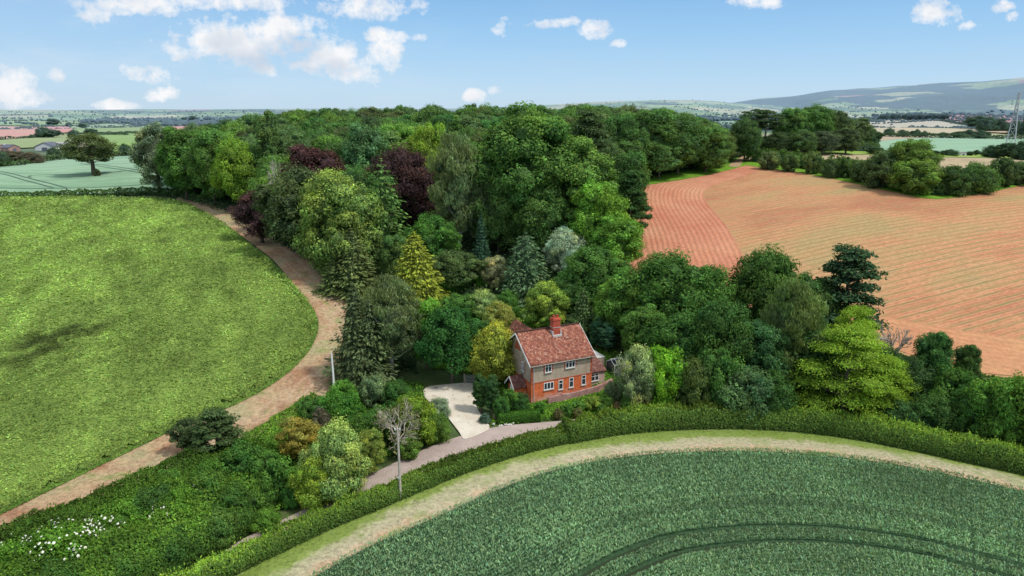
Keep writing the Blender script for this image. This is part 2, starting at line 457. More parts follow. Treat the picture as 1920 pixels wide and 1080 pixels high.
broad('big_ash', nl=60, seed=5, W=16, H=22, base=.1, profile=.1, ls=.27, nsub=12, nleaf=40, lobr=.145, fresh=.3)
broad('tight_ball', nl=26, seed=1, W=1.7, H=1.5, base=-.1, ls=.055, lobr=.24, nsub=7, nleaf=30, core=.8)
conifer('spruce_a', H=16, W=8, seed=1, droop=.35, dens=20)
conifer('spruce_open', H=17, W=8.5, whorls=20, nb=6, droop=.3, dens=17, core=0.10, ls=.33, power=.7, gap=.18)
conifer('spruce_dark', H=13, W=6.5, whorls=24, nb=8, droop=.2, dens=18, ls=.3)
conifer('gold_cypress', H=10, W=6.2, whorls=26, nb=12, droop=.12, dens=18, ls=.26, core=.42, power=.7)
conifer('dwarf_conifer', H=6, W=3.6, whorls=18, nb=10, droop=.1, dens=14, ls=.18, core=.4, power=.7)
conifer('weeping_cedar', H=13, W=9, whorls=20, nb=8, droop=.62, dens=24, ls=.3, core=.3, power=.6)
pads('pine', H=14, W=9, n=30, base=.25, seed=1)
pads('robinia', H=13, W=13, n=34, base=.05, seed=2, flat=.27, nleaf=720, ls=.14, wmul=1.0)
pads('scots_pine', H=16, W=9, n=18, base=.55, seed=3, umbrella=True, bark=M_PALEBARK)
pads('oak_spread', H=12, W=15, n=34, base=.36, seed=4, umbrella=True, flat=.42, nleaf=330, ls=.24, wmul=.82, tr=2.0)
twiggy('bare_tree', H=8, W=7, n=9, bark=M_PALEBARK)
twiggy('half_bare', H=7, W=8, n=10, bark=M_PALEBARK, leaves=3)

ALLT = []
def plant(kind, u, top, wpx, base=None, Y=None, h=None, col=(.06, .11, .03), label='', name='broadleaf_tree', cat='tree', group=None, rot=None, xy=None, wm=None):
    p = PROTO[kind]
    if xy is not None: X, Yv = xy
    elif Y is not None:
        Yv = Y; d = ray(u, top); X = d[0]*Y/d[1]
    elif base is not None:
        q = at(u, base); X, Yv = q[0], q[1]
    z = tz1(X, Yv)
    if h is None:
        _, zt = ray_z(u, top, Yv); h = zt - z
    depth = Yv*CP + (CAMH-z-h/2)*SP
    w = wm if wm is not None else wpx*depth/FPX
    e = bpy.data.objects.new(name, None); COL.objects.link(e); e.empty_display_size = .5
    e.location = (X, Yv, z); e.rotation_euler = (0, 0, rng.uniform(0, 6.28) if rot is None else rot)
    s = w/p.W; sz = h/p.H; e.scale = (s, s, max(sz, .1))
    c = link('crown', p.crown, e, color=col); link('trunk', p.trunk, e, color=col)
    tag(e, label, cat, group)
    ALLT.append((X, Yv, w/2, kind, u, h))
    return e

# leafy masses -------------------------------------------------------------
def mass(name, poly, h, bumpa, ls, dens, col, edge=1.0, label='', cat='', group=None, kind=None, grid=.8, lod=None, bscale=.35, tintlow=.0, fresh=.35, asp=.62, upright=False, extra=None, side=6, patch=.12, core_on=True, coremat=None, corek=.86, tintfn=None, shoots=0):
    """dense growth filling polygon (world xy) up to height h with bumps"""
    poly = np.asarray(poly)[:, :2]; x0, y0 = poly.min(0); x1, y1 = poly.max(0)
    line = np.vstack([poly, poly[:1]])
    def hf(x, y):
        d = polydist(x, y, line)
        e = np.clip(d/edge, 0, 1); e = np.sqrt(1-(1-e)**2)
        nb_ = fbm(x*bscale+3, y*bscale+7, 4)
        return (h*(1+bumpa*(nb_-.5)*2))*e
    gx, gy = np.meshgrid(np.arange(x0, x1+grid, grid), np.arange(y0, y1+grid, grid)); sh = gx.shape
    ins = inpoly(gx.ravel(), gy.ravel(), line)
    hh = np.zeros(gx.size); hh[ins] = hf(gx.ravel()[ins], gy.ravel()[ins])
    base = tz(gx.ravel(), gy.ravel())
    g = Geo()
    ny, nx = sh; idx = np.arange(gx.size).reshape(sh)
    q = np.stack([idx[:-1, :-1], idx[:-1, 1:], idx[1:, 1:], idx[1:, :-1]], -1).reshape(-1, 4)
    keep = ins[q].all(1); q = q[keep]
    if core_on and len(q):
        used, inv = np.unique(q, return_inverse=True)
        ce = smooth(polydist(gx.ravel()[used], gy.ravel()[used], line)/(edge+grid*1.6))
        V = np.column_stack([gx.ravel(), gy.ravel(), base+np.maximum(hh*corek-ls*.4, -.1)])[used]; V[:, 2] = base[used]+(V[:, 2]-base[used])*ce
        cc_ = np.ones((len(V), 3)) if tintfn is None else np.repeat(tintfn(V[:, 0], V[:, 1])[:, None], 3, 1)
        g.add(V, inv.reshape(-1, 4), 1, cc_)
    # leaves over the top surface
    area = (x1-x0)*(y1-y0); n = int(area*dens)
    px_ = rng.uniform(x0, x1, n); py_ = rng.uniform(y0, y1, n)
    k = inpoly(px_, py_, line); px_, py_ = px_[k], py_[k]
    sz = np.full(len(px_), ls)
    if lod:
        dist = np.hypot(px_, py_); pr = np.clip((lod/dist)**1.7, .02, 1); k = rng.random(len(px_)) < pr
        px_, py_, dist = px_[k], py_[k], dist[k]; sz = ls*np.maximum(1, dist/lod)**.85
    n = len(px_); e_ = .3
    z = hf(px_, py_); zx = (hf(px_+e_, py_)-z)/e_; zy = (hf(px_, py_+e_)-z)/e_
    Nn = np.column_stack([-zx, -zy, np.ones(n)]); slope = np.linalg.norm(Nn, axis=1); Nn /= slope[:, None]
    bz = tz(px_, py_)
    P = np.column_stack([px_, py_, bz+z*rng.uniform(.82, 1.06, n)])
    loc = .78+.5*fbm(px_*bscale*2, py_*bscale*2, 3)
    tv = tintv(n, .24, .08)*np.array([1.28, 1.2, 1.0])*loc[:, None]*(1+patch*4*(fbm(px_*.12+40, py_*.12, 3)-.5))[:, None]
    if tintfn is not None: tv = tv*tintfn(px_, py_)[:, None]
    if upright: leaf_quads(P, Nn*.2+rng.normal(size=(n, 3))*[1, 1, .25], sz, asp, g, 0, tv, axis=np.array([0, 0, 1.]))
    else: leaf_quads(P, Nn+rng.normal(size=(n, 3))*.5, sz, asp, g, 0, tv)
    if shoots:
        m = int(n*shoots); i = rng.integers(0, n, m); hh2 = z[i]
        k = hh2 > h*.6; i = i[k]; m = len(i)
        P2 = P[i]+np.column_stack([rng.normal(0, .05, m), rng.normal(0, .05, m), rng.exponential(.13, m)+.03])
        leaf_quads(P2, rng.normal(size=(m, 3))*[1, 1, .3], ls*1.25, .42, g, 0, tv[i]*np.array([1.35, 1.25, 1.0]), axis=np.array([0, 0, 1.]))
    # leaves down the sides
    L = 0
    for i in range(len(line)-1):
        a, b = line[i], line[i+1]; Ls = np.linalg.norm(b-a); m = int(Ls*h*side/(ls/.16)**1.2)
        if m < 1: continue
        if lod and np.hypot(*(a+b)/2) > lod*1.8: continue
        t = rng.random(m); pt = a+(b-a)*t[:, None]
        nrm = np.array([(b-a)[1], -(b-a)[0]])/max(Ls, 1e-6)
        inn = inpoly(np.array([(a+nrm*.1+(b-a)*.5)[0]]), np.array([(a+nrm*.1+(b-a)*.5)[1]]), line)[0]
        if inn: nrm = -nrm
        zz = rng.uniform(0, 1, m)**1.1; ins_ = edge*(1-np.sqrt(1-(zz*.95)**2))
        pt = pt - nrm*ins_[:, None] + rng.normal(0, .08, (m, 2))
        hloc = h*(1+bumpa*(fbm(pt[:, 0]*bscale+3, pt[:, 1]*bscale+7, 4)-.5)*2)
        P = np.column_stack([pt, tz(pt[:, 0], pt[:, 1])+zz*hloc])
        N = np.column_stack([np.repeat(nrm[None], m, 0), np.full(m, .5)])+rng.normal(size=(m, 3))*.5
        leaf_quads(P, N, ls, asp, g, 0, tintv(m, .25, .08)*(.5+.62*zz[:, None]))  # sides darker than the top, darkest low down: shade painted into leaf tint
    if extra: extra(g, hf)
    o = link(name, g.mesh(name, [M_LEAF, coremat or M_CORE]+([M_FLOWER] if extra else [])), color=col)
    tag(o, label, cat, group, kind); return o
M_FLOWER = mat_simple('blossom', (.75, .74, .62), .1, 5)

def band(line_px, width, px=True, n=6, w2=None):
    """polyline -> closed polygon of given width (metres) on the ground"""
    P = unproj(line_px)[:, :2] if px else np.asarray(line_px, float)[:, :2]
    P = catmull(P, n); T = np.gradient(P, axis=0); T /= np.linalg.norm(T, axis=1)[:, None]
    Nn = np.column_stack([-T[:, 1], T[:, 0]]); w = np.linspace(width, w2 if w2 else width, len(P))[:, None]/2
    return np.vstack([P+Nn*w, (P-Nn*w)[::-1]])
def hedge(name, line_px, width, h, col, label, cat='hedge', ls=.14, dens=75, group=None, px=True, **k):
    return mass(name, band(line_px, width, px), h, k.pop('bumpa', .16), ls, dens, col, edge=k.pop('edge', width*.34), label=label, cat=cat, group=group, grid=k.pop('grid', .35), bscale=k.pop('bscale', .7), side=k.pop('side', 42), **k)

# sheets on the terrain ----------------------------------------------------
def sheet(name, poly, spacing, off, mat, rowline=None, px=True, sm=6, lab=None):
    P = unproj(poly)[:, :2] if px else np.asarray(poly, float)[:, :2]
    if sm: P = catmull(P, sm, True)
    seg = []
    for i in range(len(P)):
        a, b = P[i], P[(i+1) % len(P)]; k = max(1, int(np.linalg.norm(b-a)/(spacing*1.3)))
        for j in range(k): seg.append(a+(b-a)*j/k)
    P = np.array(seg); keep = [0]
    for i in range(1, len(P)):
        if np.linalg.norm(P[i]-P[keep[-1]]) > spacing*.12: keep.append(i)
    P = P[keep]
    x0, y0 = P.min(0); x1, y1 = P.max(0)
    gx, gy = np.meshgrid(np.arange(x0, x1, spacing), np.arange(y0, y1, spacing)); gx = gx.ravel()+.013; gy = gy.ravel()+.017
    k = inpoly(gx, gy, P); gx, gy = gx[k], gy[k]
    k = polydist(gx, gy, np.vstack([P, P[:1]])) > spacing*.35
    pts = [Vector(p) for p in P]+[Vector(p) for p in zip(gx[k], gy[k])]
    n = len(P)
    r = geometry.delaunay_2d_cdt(pts, [], [list(range(n))], 1, 1e-4)
    V = np.array([v[:] for v in r[0]]); F = [f for f in r[2] if len(f) == 3]
    Z = tz(V[:, 0], V[:, 1])+off
    col = np.ones((len(V), 3))
    if rowline is not None: col[:, 0] = polydist(V[:, 0], V[:, 1], rowline)
    F = np.array(F); a, b, c = V[F[:, 0]], V[F[:, 1]], V[F[:, 2]]
    cr = (b[:, 0]-a[:, 0])*(c[:, 1]-a[:, 1])-(b[:, 1]-a[:, 1])*(c[:, 0]-a[:, 0])
    F[cr < 0] = F[cr < 0][:, ::-1]
    g = Geo(); g.add(np.column_stack([V, Z]), F, 0, col)
    o = link(name, g.mesh(name, [mat], True)); tag(o, kind='structure'); return o, P
# ------------------------------------------------------------------ camera, light, sky
cam = bpy.data.cameras.new('camera'); co = bpy.data.objects.new('camera', cam); COL.objects.link(co)
cam.lens = 36*FPX/1920; cam.sensor_width = 36; cam.clip_end = 40000; cam.clip_start = .5
co.location = (0, 0, CAMH); co.rotation_euler = (R(90)-PITCH, 0, 0); sc.camera = co
sc.view_settings.view_transform = 'Standard'; sc.view_settings.look = 'None'; sc.view_settings.exposure = 0
sc.cycles.max_bounces = 3; sc.cycles.diffuse_bounces = 2; sc.cycles.transparent_max_bounces = 4
SUN_EL, SUN_AZ = 56.0, 112.0      # azimuth clockwise from +Y
sd = np.array([math.sin(R(SUN_AZ))*math.cos(R(SUN_EL)), math.cos(R(SUN_AZ))*math.cos(R(SUN_EL)), math.sin(R(SUN_EL))])
sun = bpy.data.lights.new('sun', 'SUN'); sun.energy = 3.05; sun.angle = R(5); sun.color = (1, .955, .89)
so = bpy.data.objects.new('sun', sun); COL.objects.link(so); so.location = (60, -20, 120)
so.rotation_euler = Vector(sd).to_track_quat('Z', 'Y').to_euler()

def build_world():
    w = bpy.data.worlds.new('World'); sc.world = w; w.use_nodes = True
    nt = w.node_tree; nt.nodes.clear(); b = NB(nt)
    sky = b.n('ShaderNodeTexSky', sky_type='NISHITA', sun_disc=False, sun_elevation=R(SUN_EL), sun_rotation=R(SUN_AZ))
    sky.air_density = 1.0; sky.dust_density = .6; sky.ozone_density = 2.0
    tc = b.n('ShaderNodeTexCoord'); d = tc.outputs['Generated']
    sp = b.n('ShaderNodeSeparateXYZ'); b.l(d, sp.inputs[0]); X, Y, Z = sp.outputs
    el = b.math('MULTIPLY', Z, 1.0)
    K = 8.6
    S = lambda c: tuple(k*K for k in c)
    grad = b.ramp(el, [(0, (.50, .68, .84)), (.035, (.415, .635, .86)), (.10, (.28, .53, .82)), (.17, (.18, .41, .74)), (.30, (.68, .77, .88)), (1, (.84, .89, .95))])  # upper stops whitened as added fill light from the unseen sky overhead
    # paler towards the west (left)
    azl = b.math('MULTIPLY', b.math('ADD', X, .15), -.75, clamp=True)
    grad = b.mix(azl, grad, (.42, .57, .75))
    grad = b.mix(1, grad, (K, K, K), 'MULTIPLY')
    nt.nodes[-1].use_clamp = False
    base = b.mix(.82, sky.outputs[0], grad)
    # cumulus: soft ellipses in direction space broken up by noise
    ys = b.math('MAXIMUM', b.math('ABSOLUTE', Y), .15)
    u = b.math('DIVIDE', X, ys); v = b.math('DIVIDE', Z, ys)
    cmb = b.n('ShaderNodeCombineXYZ'); b.l(u, cmb.inputs[0]); b.l(v, cmb.inputs[1]); uv = cmb.outputs[0]
    n1 = b.noise(b.mapv(uv, scale=(1, 1.5, 1)), 13, 7, .58); n2 = b.noise(uv, 55, 6, .65)
    nn = b.math('ADD', b.math('MULTIPLY', n1, .72), b.math('MULTIPLY', n2, .45))
    clouds = [(480, 78, 150, 42, 1.0), (420, 55, 75, 30, .75), (545, 60, 70, 38, .9), (350, 100, 40, 16, .7), (612, 108, 62, 27, .95), (585, 120, 50, 14, .8), (675, 135, 48, 27, 1.0), (722, 108, 30, 34, .7),
              (715, 65, 26, 14, .7), (250, 8, 120, 22, .95), (420, 5, 140, 16, .8), (175, 22, 30, 22, .7), (690, 12, 85, 24, .85), (770, 68, 40, 9, .5), (25, 165, 42, 40, .95), (60, 185, 34, 14, .6),
              (106, 142, 15, 13, .6), (268, 142, 48, 16, .8), (222, 199, 40, 12, .9), (298, 178, 32, 12, .55), (490, 128, 26, 13, .5), (890, 180, 20, 12, .8), (930, 169, 16, 9, .75),
              (1020, 45, 42, 10, .6), (1060, 40, 24, 9, .6), (1116, 58, 30, 17, .85), (940, 50, 20, 14, .5), (1405, 5, 50, 14, .8), (1768, 20, 46, 26, 1.0), (1815, 48, 16, 9, .6), (1876, 12, 22, 12, .8), (1900, 32, 14, 9, .6), (1160, 80, 14, 6, .4),
              (-180, 120, 120, 50, 1), (-420, 60, 160, 60, 1), (2150, 60, 120, 36, .9), (700, -120, 260, 60, 1)]
    dens = None; shade = None
    for i, (cx, cy, rx, ry, a) in enumerate(clouds):
        dr = ray(cx, cy); cu, cv = dr[0]/dr[1], dr[2]/dr[1]; ru, rv = rx/FPX*1.06, ry/FPX*1.05
        q = b.n('ShaderNodeVectorMath', operation='MULTIPLY_ADD'); b.l(uv, q.inputs[0])
        q.inputs[1].default_value = (1/ru, 1/rv, 0); q.inputs[2].default_value = (-cu/ru, -cv/rv, 0)
        dt = b.n('ShaderNodeVectorMath', operation='DOT_PRODUCT'); b.l(q.outputs[0], dt.inputs[0]); b.l(q.outputs[0], dt.inputs[1])
        s = b.math('MULTIPLY_ADD', dt.outputs['Value'], -a, a)
        dens = s if dens is None else b.math('MAXIMUM', dens, s)
        if i < 6:   # the big clouds have grey undersides
            q2 = b.n('ShaderNodeVectorMath', operation='ADD'); b.l(q.outputs[0], q2.inputs[0]); q2.inputs[1].default_value = (-.15, .62, 0)
            d2 = b.n('ShaderNodeVectorMath', operation='DOT_PRODUCT'); b.l(q2.outputs[0], d2.inputs[0]); b.l(q2.outputs[0], d2.inputs[1])
            sh = b.math('MULTIPLY_ADD', d2.outputs['Value'], -a*1.5, a)
            shade = sh if shade is None else b.math('MAXIMUM', shade, sh)
    dens = b.math('MAXIMUM', dens, -1.2)
    dens = b.math('ADD', b.math('MULTIPLY', dens, .72), b.math('MULTIPLY', b.math('SUBTRACT', nn, .585), 3.9))
    shade = b.math('MAXIMUM', shade, 0.0)
    front = b.math('GREATER_THAN', Y, 0.05)
    mask = b.ramp(dens, [(.02, (0, 0, 0)), (.3, (.5, .5, .5)), (.7, (1, 1, 1))])
    mask = b.math('MULTIPLY', mask, front)
    sn = b.noise(b.mapv(uv, loc=(.013, -.02, 0)), 20, 4, .5)
    shv = b.math('ADD', b.math('MULTIPLY', shade, .8), b.math('MULTIPLY', b.math('SUBTRACT', .56, sn), 2.0), clamp=True)
    cc = b.mix(shv, (7.3, 7.35, 7.5), (4.7, 5.2, 6.0))
    colr = b.mix(mask, base, cc)
    # thin high veil
    veil = b.noise(b.mapv(uv, rot=(0, 0, .2), scale=(1, 4, 1)), 3.2, 6, .62)
    vf = b.math('MULTIPLY', b.math('SUBTRACT', veil, .47), 1.7, clamp=True)
    vf = b.math('MULTIPLY', vf, b.math('MULTIPLY', b.math('SUBTRACT', .25, u), .9, clamp=True))
    colr = b.mix(vf, colr, (6.0, 6.5, 7.1))
    bg = b.n('ShaderNodeBackground'); b.l(colr, bg.inputs[0]); bg.inputs[1].default_value = .13
    w.cycles.sampling_method="MANUAL"; w.cycles.sample_map_resolution=128
    o = b.n('ShaderNodeOutputWorld'); b.l(bg.outputs[0], o.inputs[0])
build_world()

# ------------------------------------------------------------------ ground sheets
def field_mat(name, cols, scale=.05, fine=1.2, haze=False, bump=.35, stripes=None, stretch=None, finev=.25, speck=None):
    """cols: list of 2-3 linear colours mixed by large noise; stripes: (angle, period, colour, strength)"""
    m, nt = newmat(name); b = NB(nt); p = b.pos()
    pv = p if stretch is None else b.mapv(b.mapv(p, rot=(0, 0, stretch[0])), scale=(1, stretch[1], 1))
    n = b.noise(pv, scale, 5, .6)
    st = [(.36+.28*i/max(1, len(cols)-1), c) for i, c in enumerate(cols)]
    c = b.ramp(n, st)
    f = b.noise(pv, fine, 5, .7)
    c = b.mix(1, c, b.ramp(f, [(.3, (1-finev,)*3), (.7, (1+finev,)*3)]), 'MULTIPLY')
    if speck:
        s = b.noise(p, speck[0], 3, .7); c = b.mix(b.math('MULTIPLY', b.math('SUBTRACT', s, speck[1]), 6, clamp=True), c, speck[2])
    h = f
    if stripes:
        for (ang, per, sc_, amt, dist) in stripes:
            q = b.mapv(p, rot=(0, 0, ang))
            sx = b.n('ShaderNodeSeparateXYZ'); b.l(q, sx.inputs[0])
            wob = b.math('MULTIPLY', b.math('SUBTRACT', b.noise(p, .35, 3), .5), dist)
            s = b.math('SINE', b.math('MULTIPLY', b.math('ADD', sx.outputs[1], wob), 6.2832/per))
            br = b.noise(b.mapv(q, scale=(.10, 1.0, 1)), 1.3, 4, .65)
            k = b.math('MULTIPLY', b.math('ADD', s, b.math('MULTIPLY', b.math('SUBTRACT', br, .53), 3.6)), amt, clamp=True)
            c = b.mix(k, c, sc_)
    if haze: c = b.haze(c)
    b.principled(c, .95, b.bump(h, bump, .15), .1); return m

def attr_rows_mat(name, cols, rowcol, period, amt, haze=False):
    m, nt = newmat(name); b = NB(nt); p = b.pos()
    a = b.n('ShaderNodeAttribute', attribute_name='tint'); sx = b.n('ShaderNodeSeparateColor'); b.l(a.outputs['Color'], sx.inputs[0]); d = sx.outputs[0]
    c = b.ramp(b.noise(p, .07, 5, .6), [(.35, cols[0]), (.65, cols[1])])
    c = b.mix(1, c, b.ramp(b.noise(p, 1.6, 5, .7), [(.3, (.78,)*3), (.7, (1.22,)*3)]), 'MULTIPLY')
    cv = b.n('ShaderNodeCombineXYZ'); b.l(d, cv.inputs[0])
    wob = b.math('MULTIPLY', b.math('SUBTRACT', b.noise(p, .3, 3), .5), .5)
    s = b.math('SINE', b.math('MULTIPLY', b.math('ADD', d, wob), 6.2832/period))
    s2 = b.math('SINE', b.math('MULTIPLY', b.math('ADD', d, wob), 6.2832/(period*3.1)))
    br = b.noise(p, .7, 5, .7); br2 = b.noise(p, .06, 3, .6)
    k = b.math('MULTIPLY', b.math('ADD', b.math('ADD', s, b.math('MULTIPLY', s2, .35)), b.math('ADD', b.math('MULTIPLY', b.math('SUBTRACT', br, .55), 5), b.math('MULTIPLY', b.math('SUBTRACT', br2, .5), 3))), amt, clamp=True)
    c = b.mix(k, c, rowcol)
    if haze: c = b.haze(c)
    b.principled(c, .95, b.bump(b.math('ADD', br, s), .4, .12), .1); return m

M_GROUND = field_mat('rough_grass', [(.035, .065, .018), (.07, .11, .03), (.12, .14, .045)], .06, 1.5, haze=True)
M_EARTHG = field_mat('woodland_floor', [(.03, .035, .018), (.05, .06, .025)], .1, 1.5)

def ground():
    th = np.radians(np.concatenate([np.arange(-62, 62, 1.0), np.arange(62, 298, 4.0)])); rr = np.concatenate([[0.5], np.geomspace(6, 800, 150)])
    A, B = np.meshgrid(th, rr); X = np.sin(A)*B; Y = np.cos(A)*B; Z = tz(X, Y)-.10-.0006*B
    n = len(th); m = len(rr); idx = np.arange(n*m).reshape(m, n); nx = np.roll(idx, -1, 1)
    F = np.stack([idx[:-1], nx[:-1], nx[1:], idx[1:]], -1).reshape(-1, 4)[:, ::-1]
    g = Geo(); g.add(np.stack([X, Y, Z], -1).reshape(-1, 3), F); tag(link('ground', g.mesh('ground', [M_GROUND], True)), kind='structure')
ground()

# far country: hills with a patchwork of fields
rs = np.random.default_rng(21)
def seeds():
    P = []
    for i in range(-46, 47):
        for j in range(-46, 47):
            P.append((i*260+rs.uniform(-105, 105), j*260+rs.uniform(-105, 105)))
    return np.array(P)
SEED = seeds()
PAL = np.array([(.13, .21, .05), (.19, .27, .07), (.26, .33, .12), (.36, .36, .17), (.42, .40, .22), (.10, .16, .05), (.34, .17, .11), (.22, .33, .16), (.07, .11, .04), (.28, .36, .10)])
SCOL = PAL[rs.choice(len(PAL), len(SEED), p=[.16, .16, .14, .12, .1, .08, .04, .08, .04, .08])]
def cells(x, y):
    wx = x+60*(fbm(x/400, y/400, 2)-.5); wy = y+60*(fbm(x/400+9, y/400, 2)-.5)
    i0 = np.round(wx/260).astype(int)+46; j0 = np.round(wy/260).astype(int)+46
    f1 = np.full(len(x), 1e18); f2 = f1.copy(); id1 = np.zeros(len(x), int)
    for di in (-1, 0, 1):
        for dj in (-1, 0, 1):
            ii = np.clip(i0+di, 0, 92); jj = np.clip(j0+dj, 0, 92); k = ii*93+jj
            d = (wx-SEED[k, 0])**2+(wy-SEED[k, 1])**2
            m = d < f1; f2 = np.where(m, f1, np.minimum(f2, d)); id1 = np.where(m, k, id1); f1 = np.where(m, d, f1)
    return id1, np.sqrt(f2)-np.sqrt(f1)
def woodmask(x, y):
    r = np.hypot(x, y); az = np.degrees(np.arctan2(x, y)); w = fbm(x/430+31, y/430+2, 5)
    hi = smooth((az-15)/7)*smooth((r-3600)/900)
    return w + .12*hi - .05*smooth((3000-r)/1500) > .585
M_HILL = None
def hills():
    global M_HILL
    m, nt = newmat('far_fields'); b = NB(nt); a = b.n('ShaderNodeAttribute', attribute_name='tint')
    c = b.mix(1, a.outputs['Color'], b.ramp(b.noise(b.pos(), .014, 6, .75), [(.3, (.7,)*3), (.7, (1.3,)*3)]), 'MULTIPLY')
    lump = b.noise(b.pos(), .035, 5, .8); c = b.mix(1, c, b.ramp(lump, [(.38, (.55, .58, .6)), (.6, (1.35, 1.3, 1.25))]), 'MULTIPLY')
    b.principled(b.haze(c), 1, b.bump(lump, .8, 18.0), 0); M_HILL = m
    th = np.radians(np.concatenate([np.arange(-48, 48, .16), np.arange(48, 312, 4.0)])); rr = np.geomspace(770, 12500, 330)
    A, B = np.meshgrid(th, rr); X = np.sin(A)*B; Y = np.cos(A)*B; Z = tz(X, Y)-.6-2.5*smooth((830-B)/50)
    n = len(th); m_ = len(rr); idx = np.arange(n*m_).reshape(m_, n); nx = np.roll(idx, -1, 1)
    F = np.stack([idx[:-1], nx[:-1], nx[1:], idx[1:]], -1).reshape(-1, 4)[:, ::-1]
    x = X.ravel(); y = Y.ravel(); idc, fd = cells(x, y); C = SCOL[idc].copy(); wm_ = woodmask(x, y); C[wm_] = (.05, .085, .035); C[~wm_] *= 1.25
    g = Geo(); g.add(np.stack([X, Y, Z], -1).reshape(-1, 3), F, 0, C); tag(link('hills', g.mesh('hills', [m], True)), kind='structure')
    # tree clumps on the hills and along their hedges
    N = 420000
    r = np.exp(rs.uniform(math.log(1400), math.log(6500), N)); a_ = np.radians(rs.uniform(-42, 42, N))
    x = np.sin(a_)*r; y = np.cos(a_)*r; idc, fd = cells(x, y); wd = woodmask(x, y)
    keepw = wd & (rs.random(N) < .08*np.clip((3900-r)/1200, 0, 1)); keeph = (~wd) & (fd < 8) & (rs.random(N) < .42*np.clip((5000-r)/2600, 0, 1)); keeps = (~wd) & (rs.random(N) < .002) & (r < 4500)
    town = (~wd) & (np.abs(np.degrees(a_)-30) < 9) & (np.abs(r-2600) < 330) & (rs.random(N) < .12)
    k = keepw | keeph | keeps | town
    x, y, r = x[k], y[k], r[k]; z = tz(x, y); n = len(x)
    V0, F0 = ico(); s = rs.uniform(4, 7.5, n)
    s = np.where(wd[k], s*1.1, s*.5)
    V = V0[None]*s[:, None, None]*np.array([1.15, 1.15, .95])*rs.uniform(.75, 1.25, (n, len(V0), 1)) + np.stack([x, y, z+s*.5], -1)[:, None]
    F = (F0[None]+(np.arange(n)*len(V0))[:, None, None]).reshape(-1, 3)
    col = np.repeat(np.array([[.030, .058, .020]])*np.exp(rs.normal(0, .25, (n, 1))), len(V0), 0)
    g = Geo(); g.add(V.reshape(-1, 3), F, 0, col)
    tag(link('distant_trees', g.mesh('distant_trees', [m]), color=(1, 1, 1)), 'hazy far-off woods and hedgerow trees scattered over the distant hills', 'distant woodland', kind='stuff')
    print('far blobs', n)
    return
hills()

# fields, tracks, road ------------------------------------------------------
# left track with mown stubble
M_STUB = field_mat('stubble_track', [(.36, .18, .10), (.45, .31, .18), (.34, .30, .14)], .22, 1.3, stripes=None, speck=(.5, .6, (.13, .17, .05)), finev=.45, bump=.7)
def track_mat():
    m, nt = newmat('stubble_track_ruts'); b = NB(nt); p = b.pos()
    a = b.n('ShaderNodeAttribute', attribute_name='tint'); sx = b.n('ShaderNodeSeparateColor'); b.l(a.outputs['Color'], sx.inputs[0]); d = sx.outputs[0]
    c = b.ramp(b.noise(p, .16, 5, .65), [(.36, (.33, .18, .105)), (.5, (.43, .30, .18)), (.62, (.36, .31, .17))])
    d = b.math('ADD', d, b.math('MULTIPLY', b.math('SUBTRACT', b.noise(p, .5, 3), .5), 1.0))
    g_ = b.noise(p, .45, 5, .75)
    gs = b.math('MULTIPLY', b.math('LESS_THAN', d, .55), b.math('MULTIPLY', b.math('SUBTRACT', g_, .42), 5, clamp=True)); c = b.mix(gs, c, (.19, .24, .07))
    rut = b.math('SUBTRACT', 1.0, b.math('MULTIPLY', b.math('ABSOLUTE', b.math('SUBTRACT', d, 1.25)), 3.2), clamp=True); c = b.mix(b.math('MULTIPLY', rut, .35, clamp=True), c, (.56, .42, .29))
    sd = b.math('MULTIPLY', b.math('SUBTRACT', b.noise(p, .3, 4, .7), .57), 6, clamp=True); c = b.mix(sd, c, (.22, .26, .08))
    st = b.noise(p, 2.2, 6, .8); c = b.mix(1, c, b.ramp(st, [(.36, (.62,)*3), (.5, (1,)*3), (.64, (1.3, 1.3, 1.25))]), 'MULTIPLY')
    b.principled(c, .95, b.bump(st, .8, .2), .1); return m
M_STUB = track_mat()
sheet('track', [(-330, 1130), (-150, 1015), (0, 950), (200, 850), (420, 750), (560, 655), (585, 590), (540, 520), (450, 440), (360, 385), (330, 374), (350, 371), (440, 392), (560, 465), (650, 545), (690, 640), (680, 715), (610, 745), (520, 800), (430, 850), (320, 900), (200, 960), (100, 1005), (0, 1050), (-180, 1130)], 2.5, .0, M_STUB, rowline=catmull(unproj([(330, 376), (400, 390), (500, 455), (590, 540), (632, 600), (632, 665), (575, 722), (455, 795), (300, 878), (150, 947), (0, 1004), (-150, 1066)])[:, :2], 4))
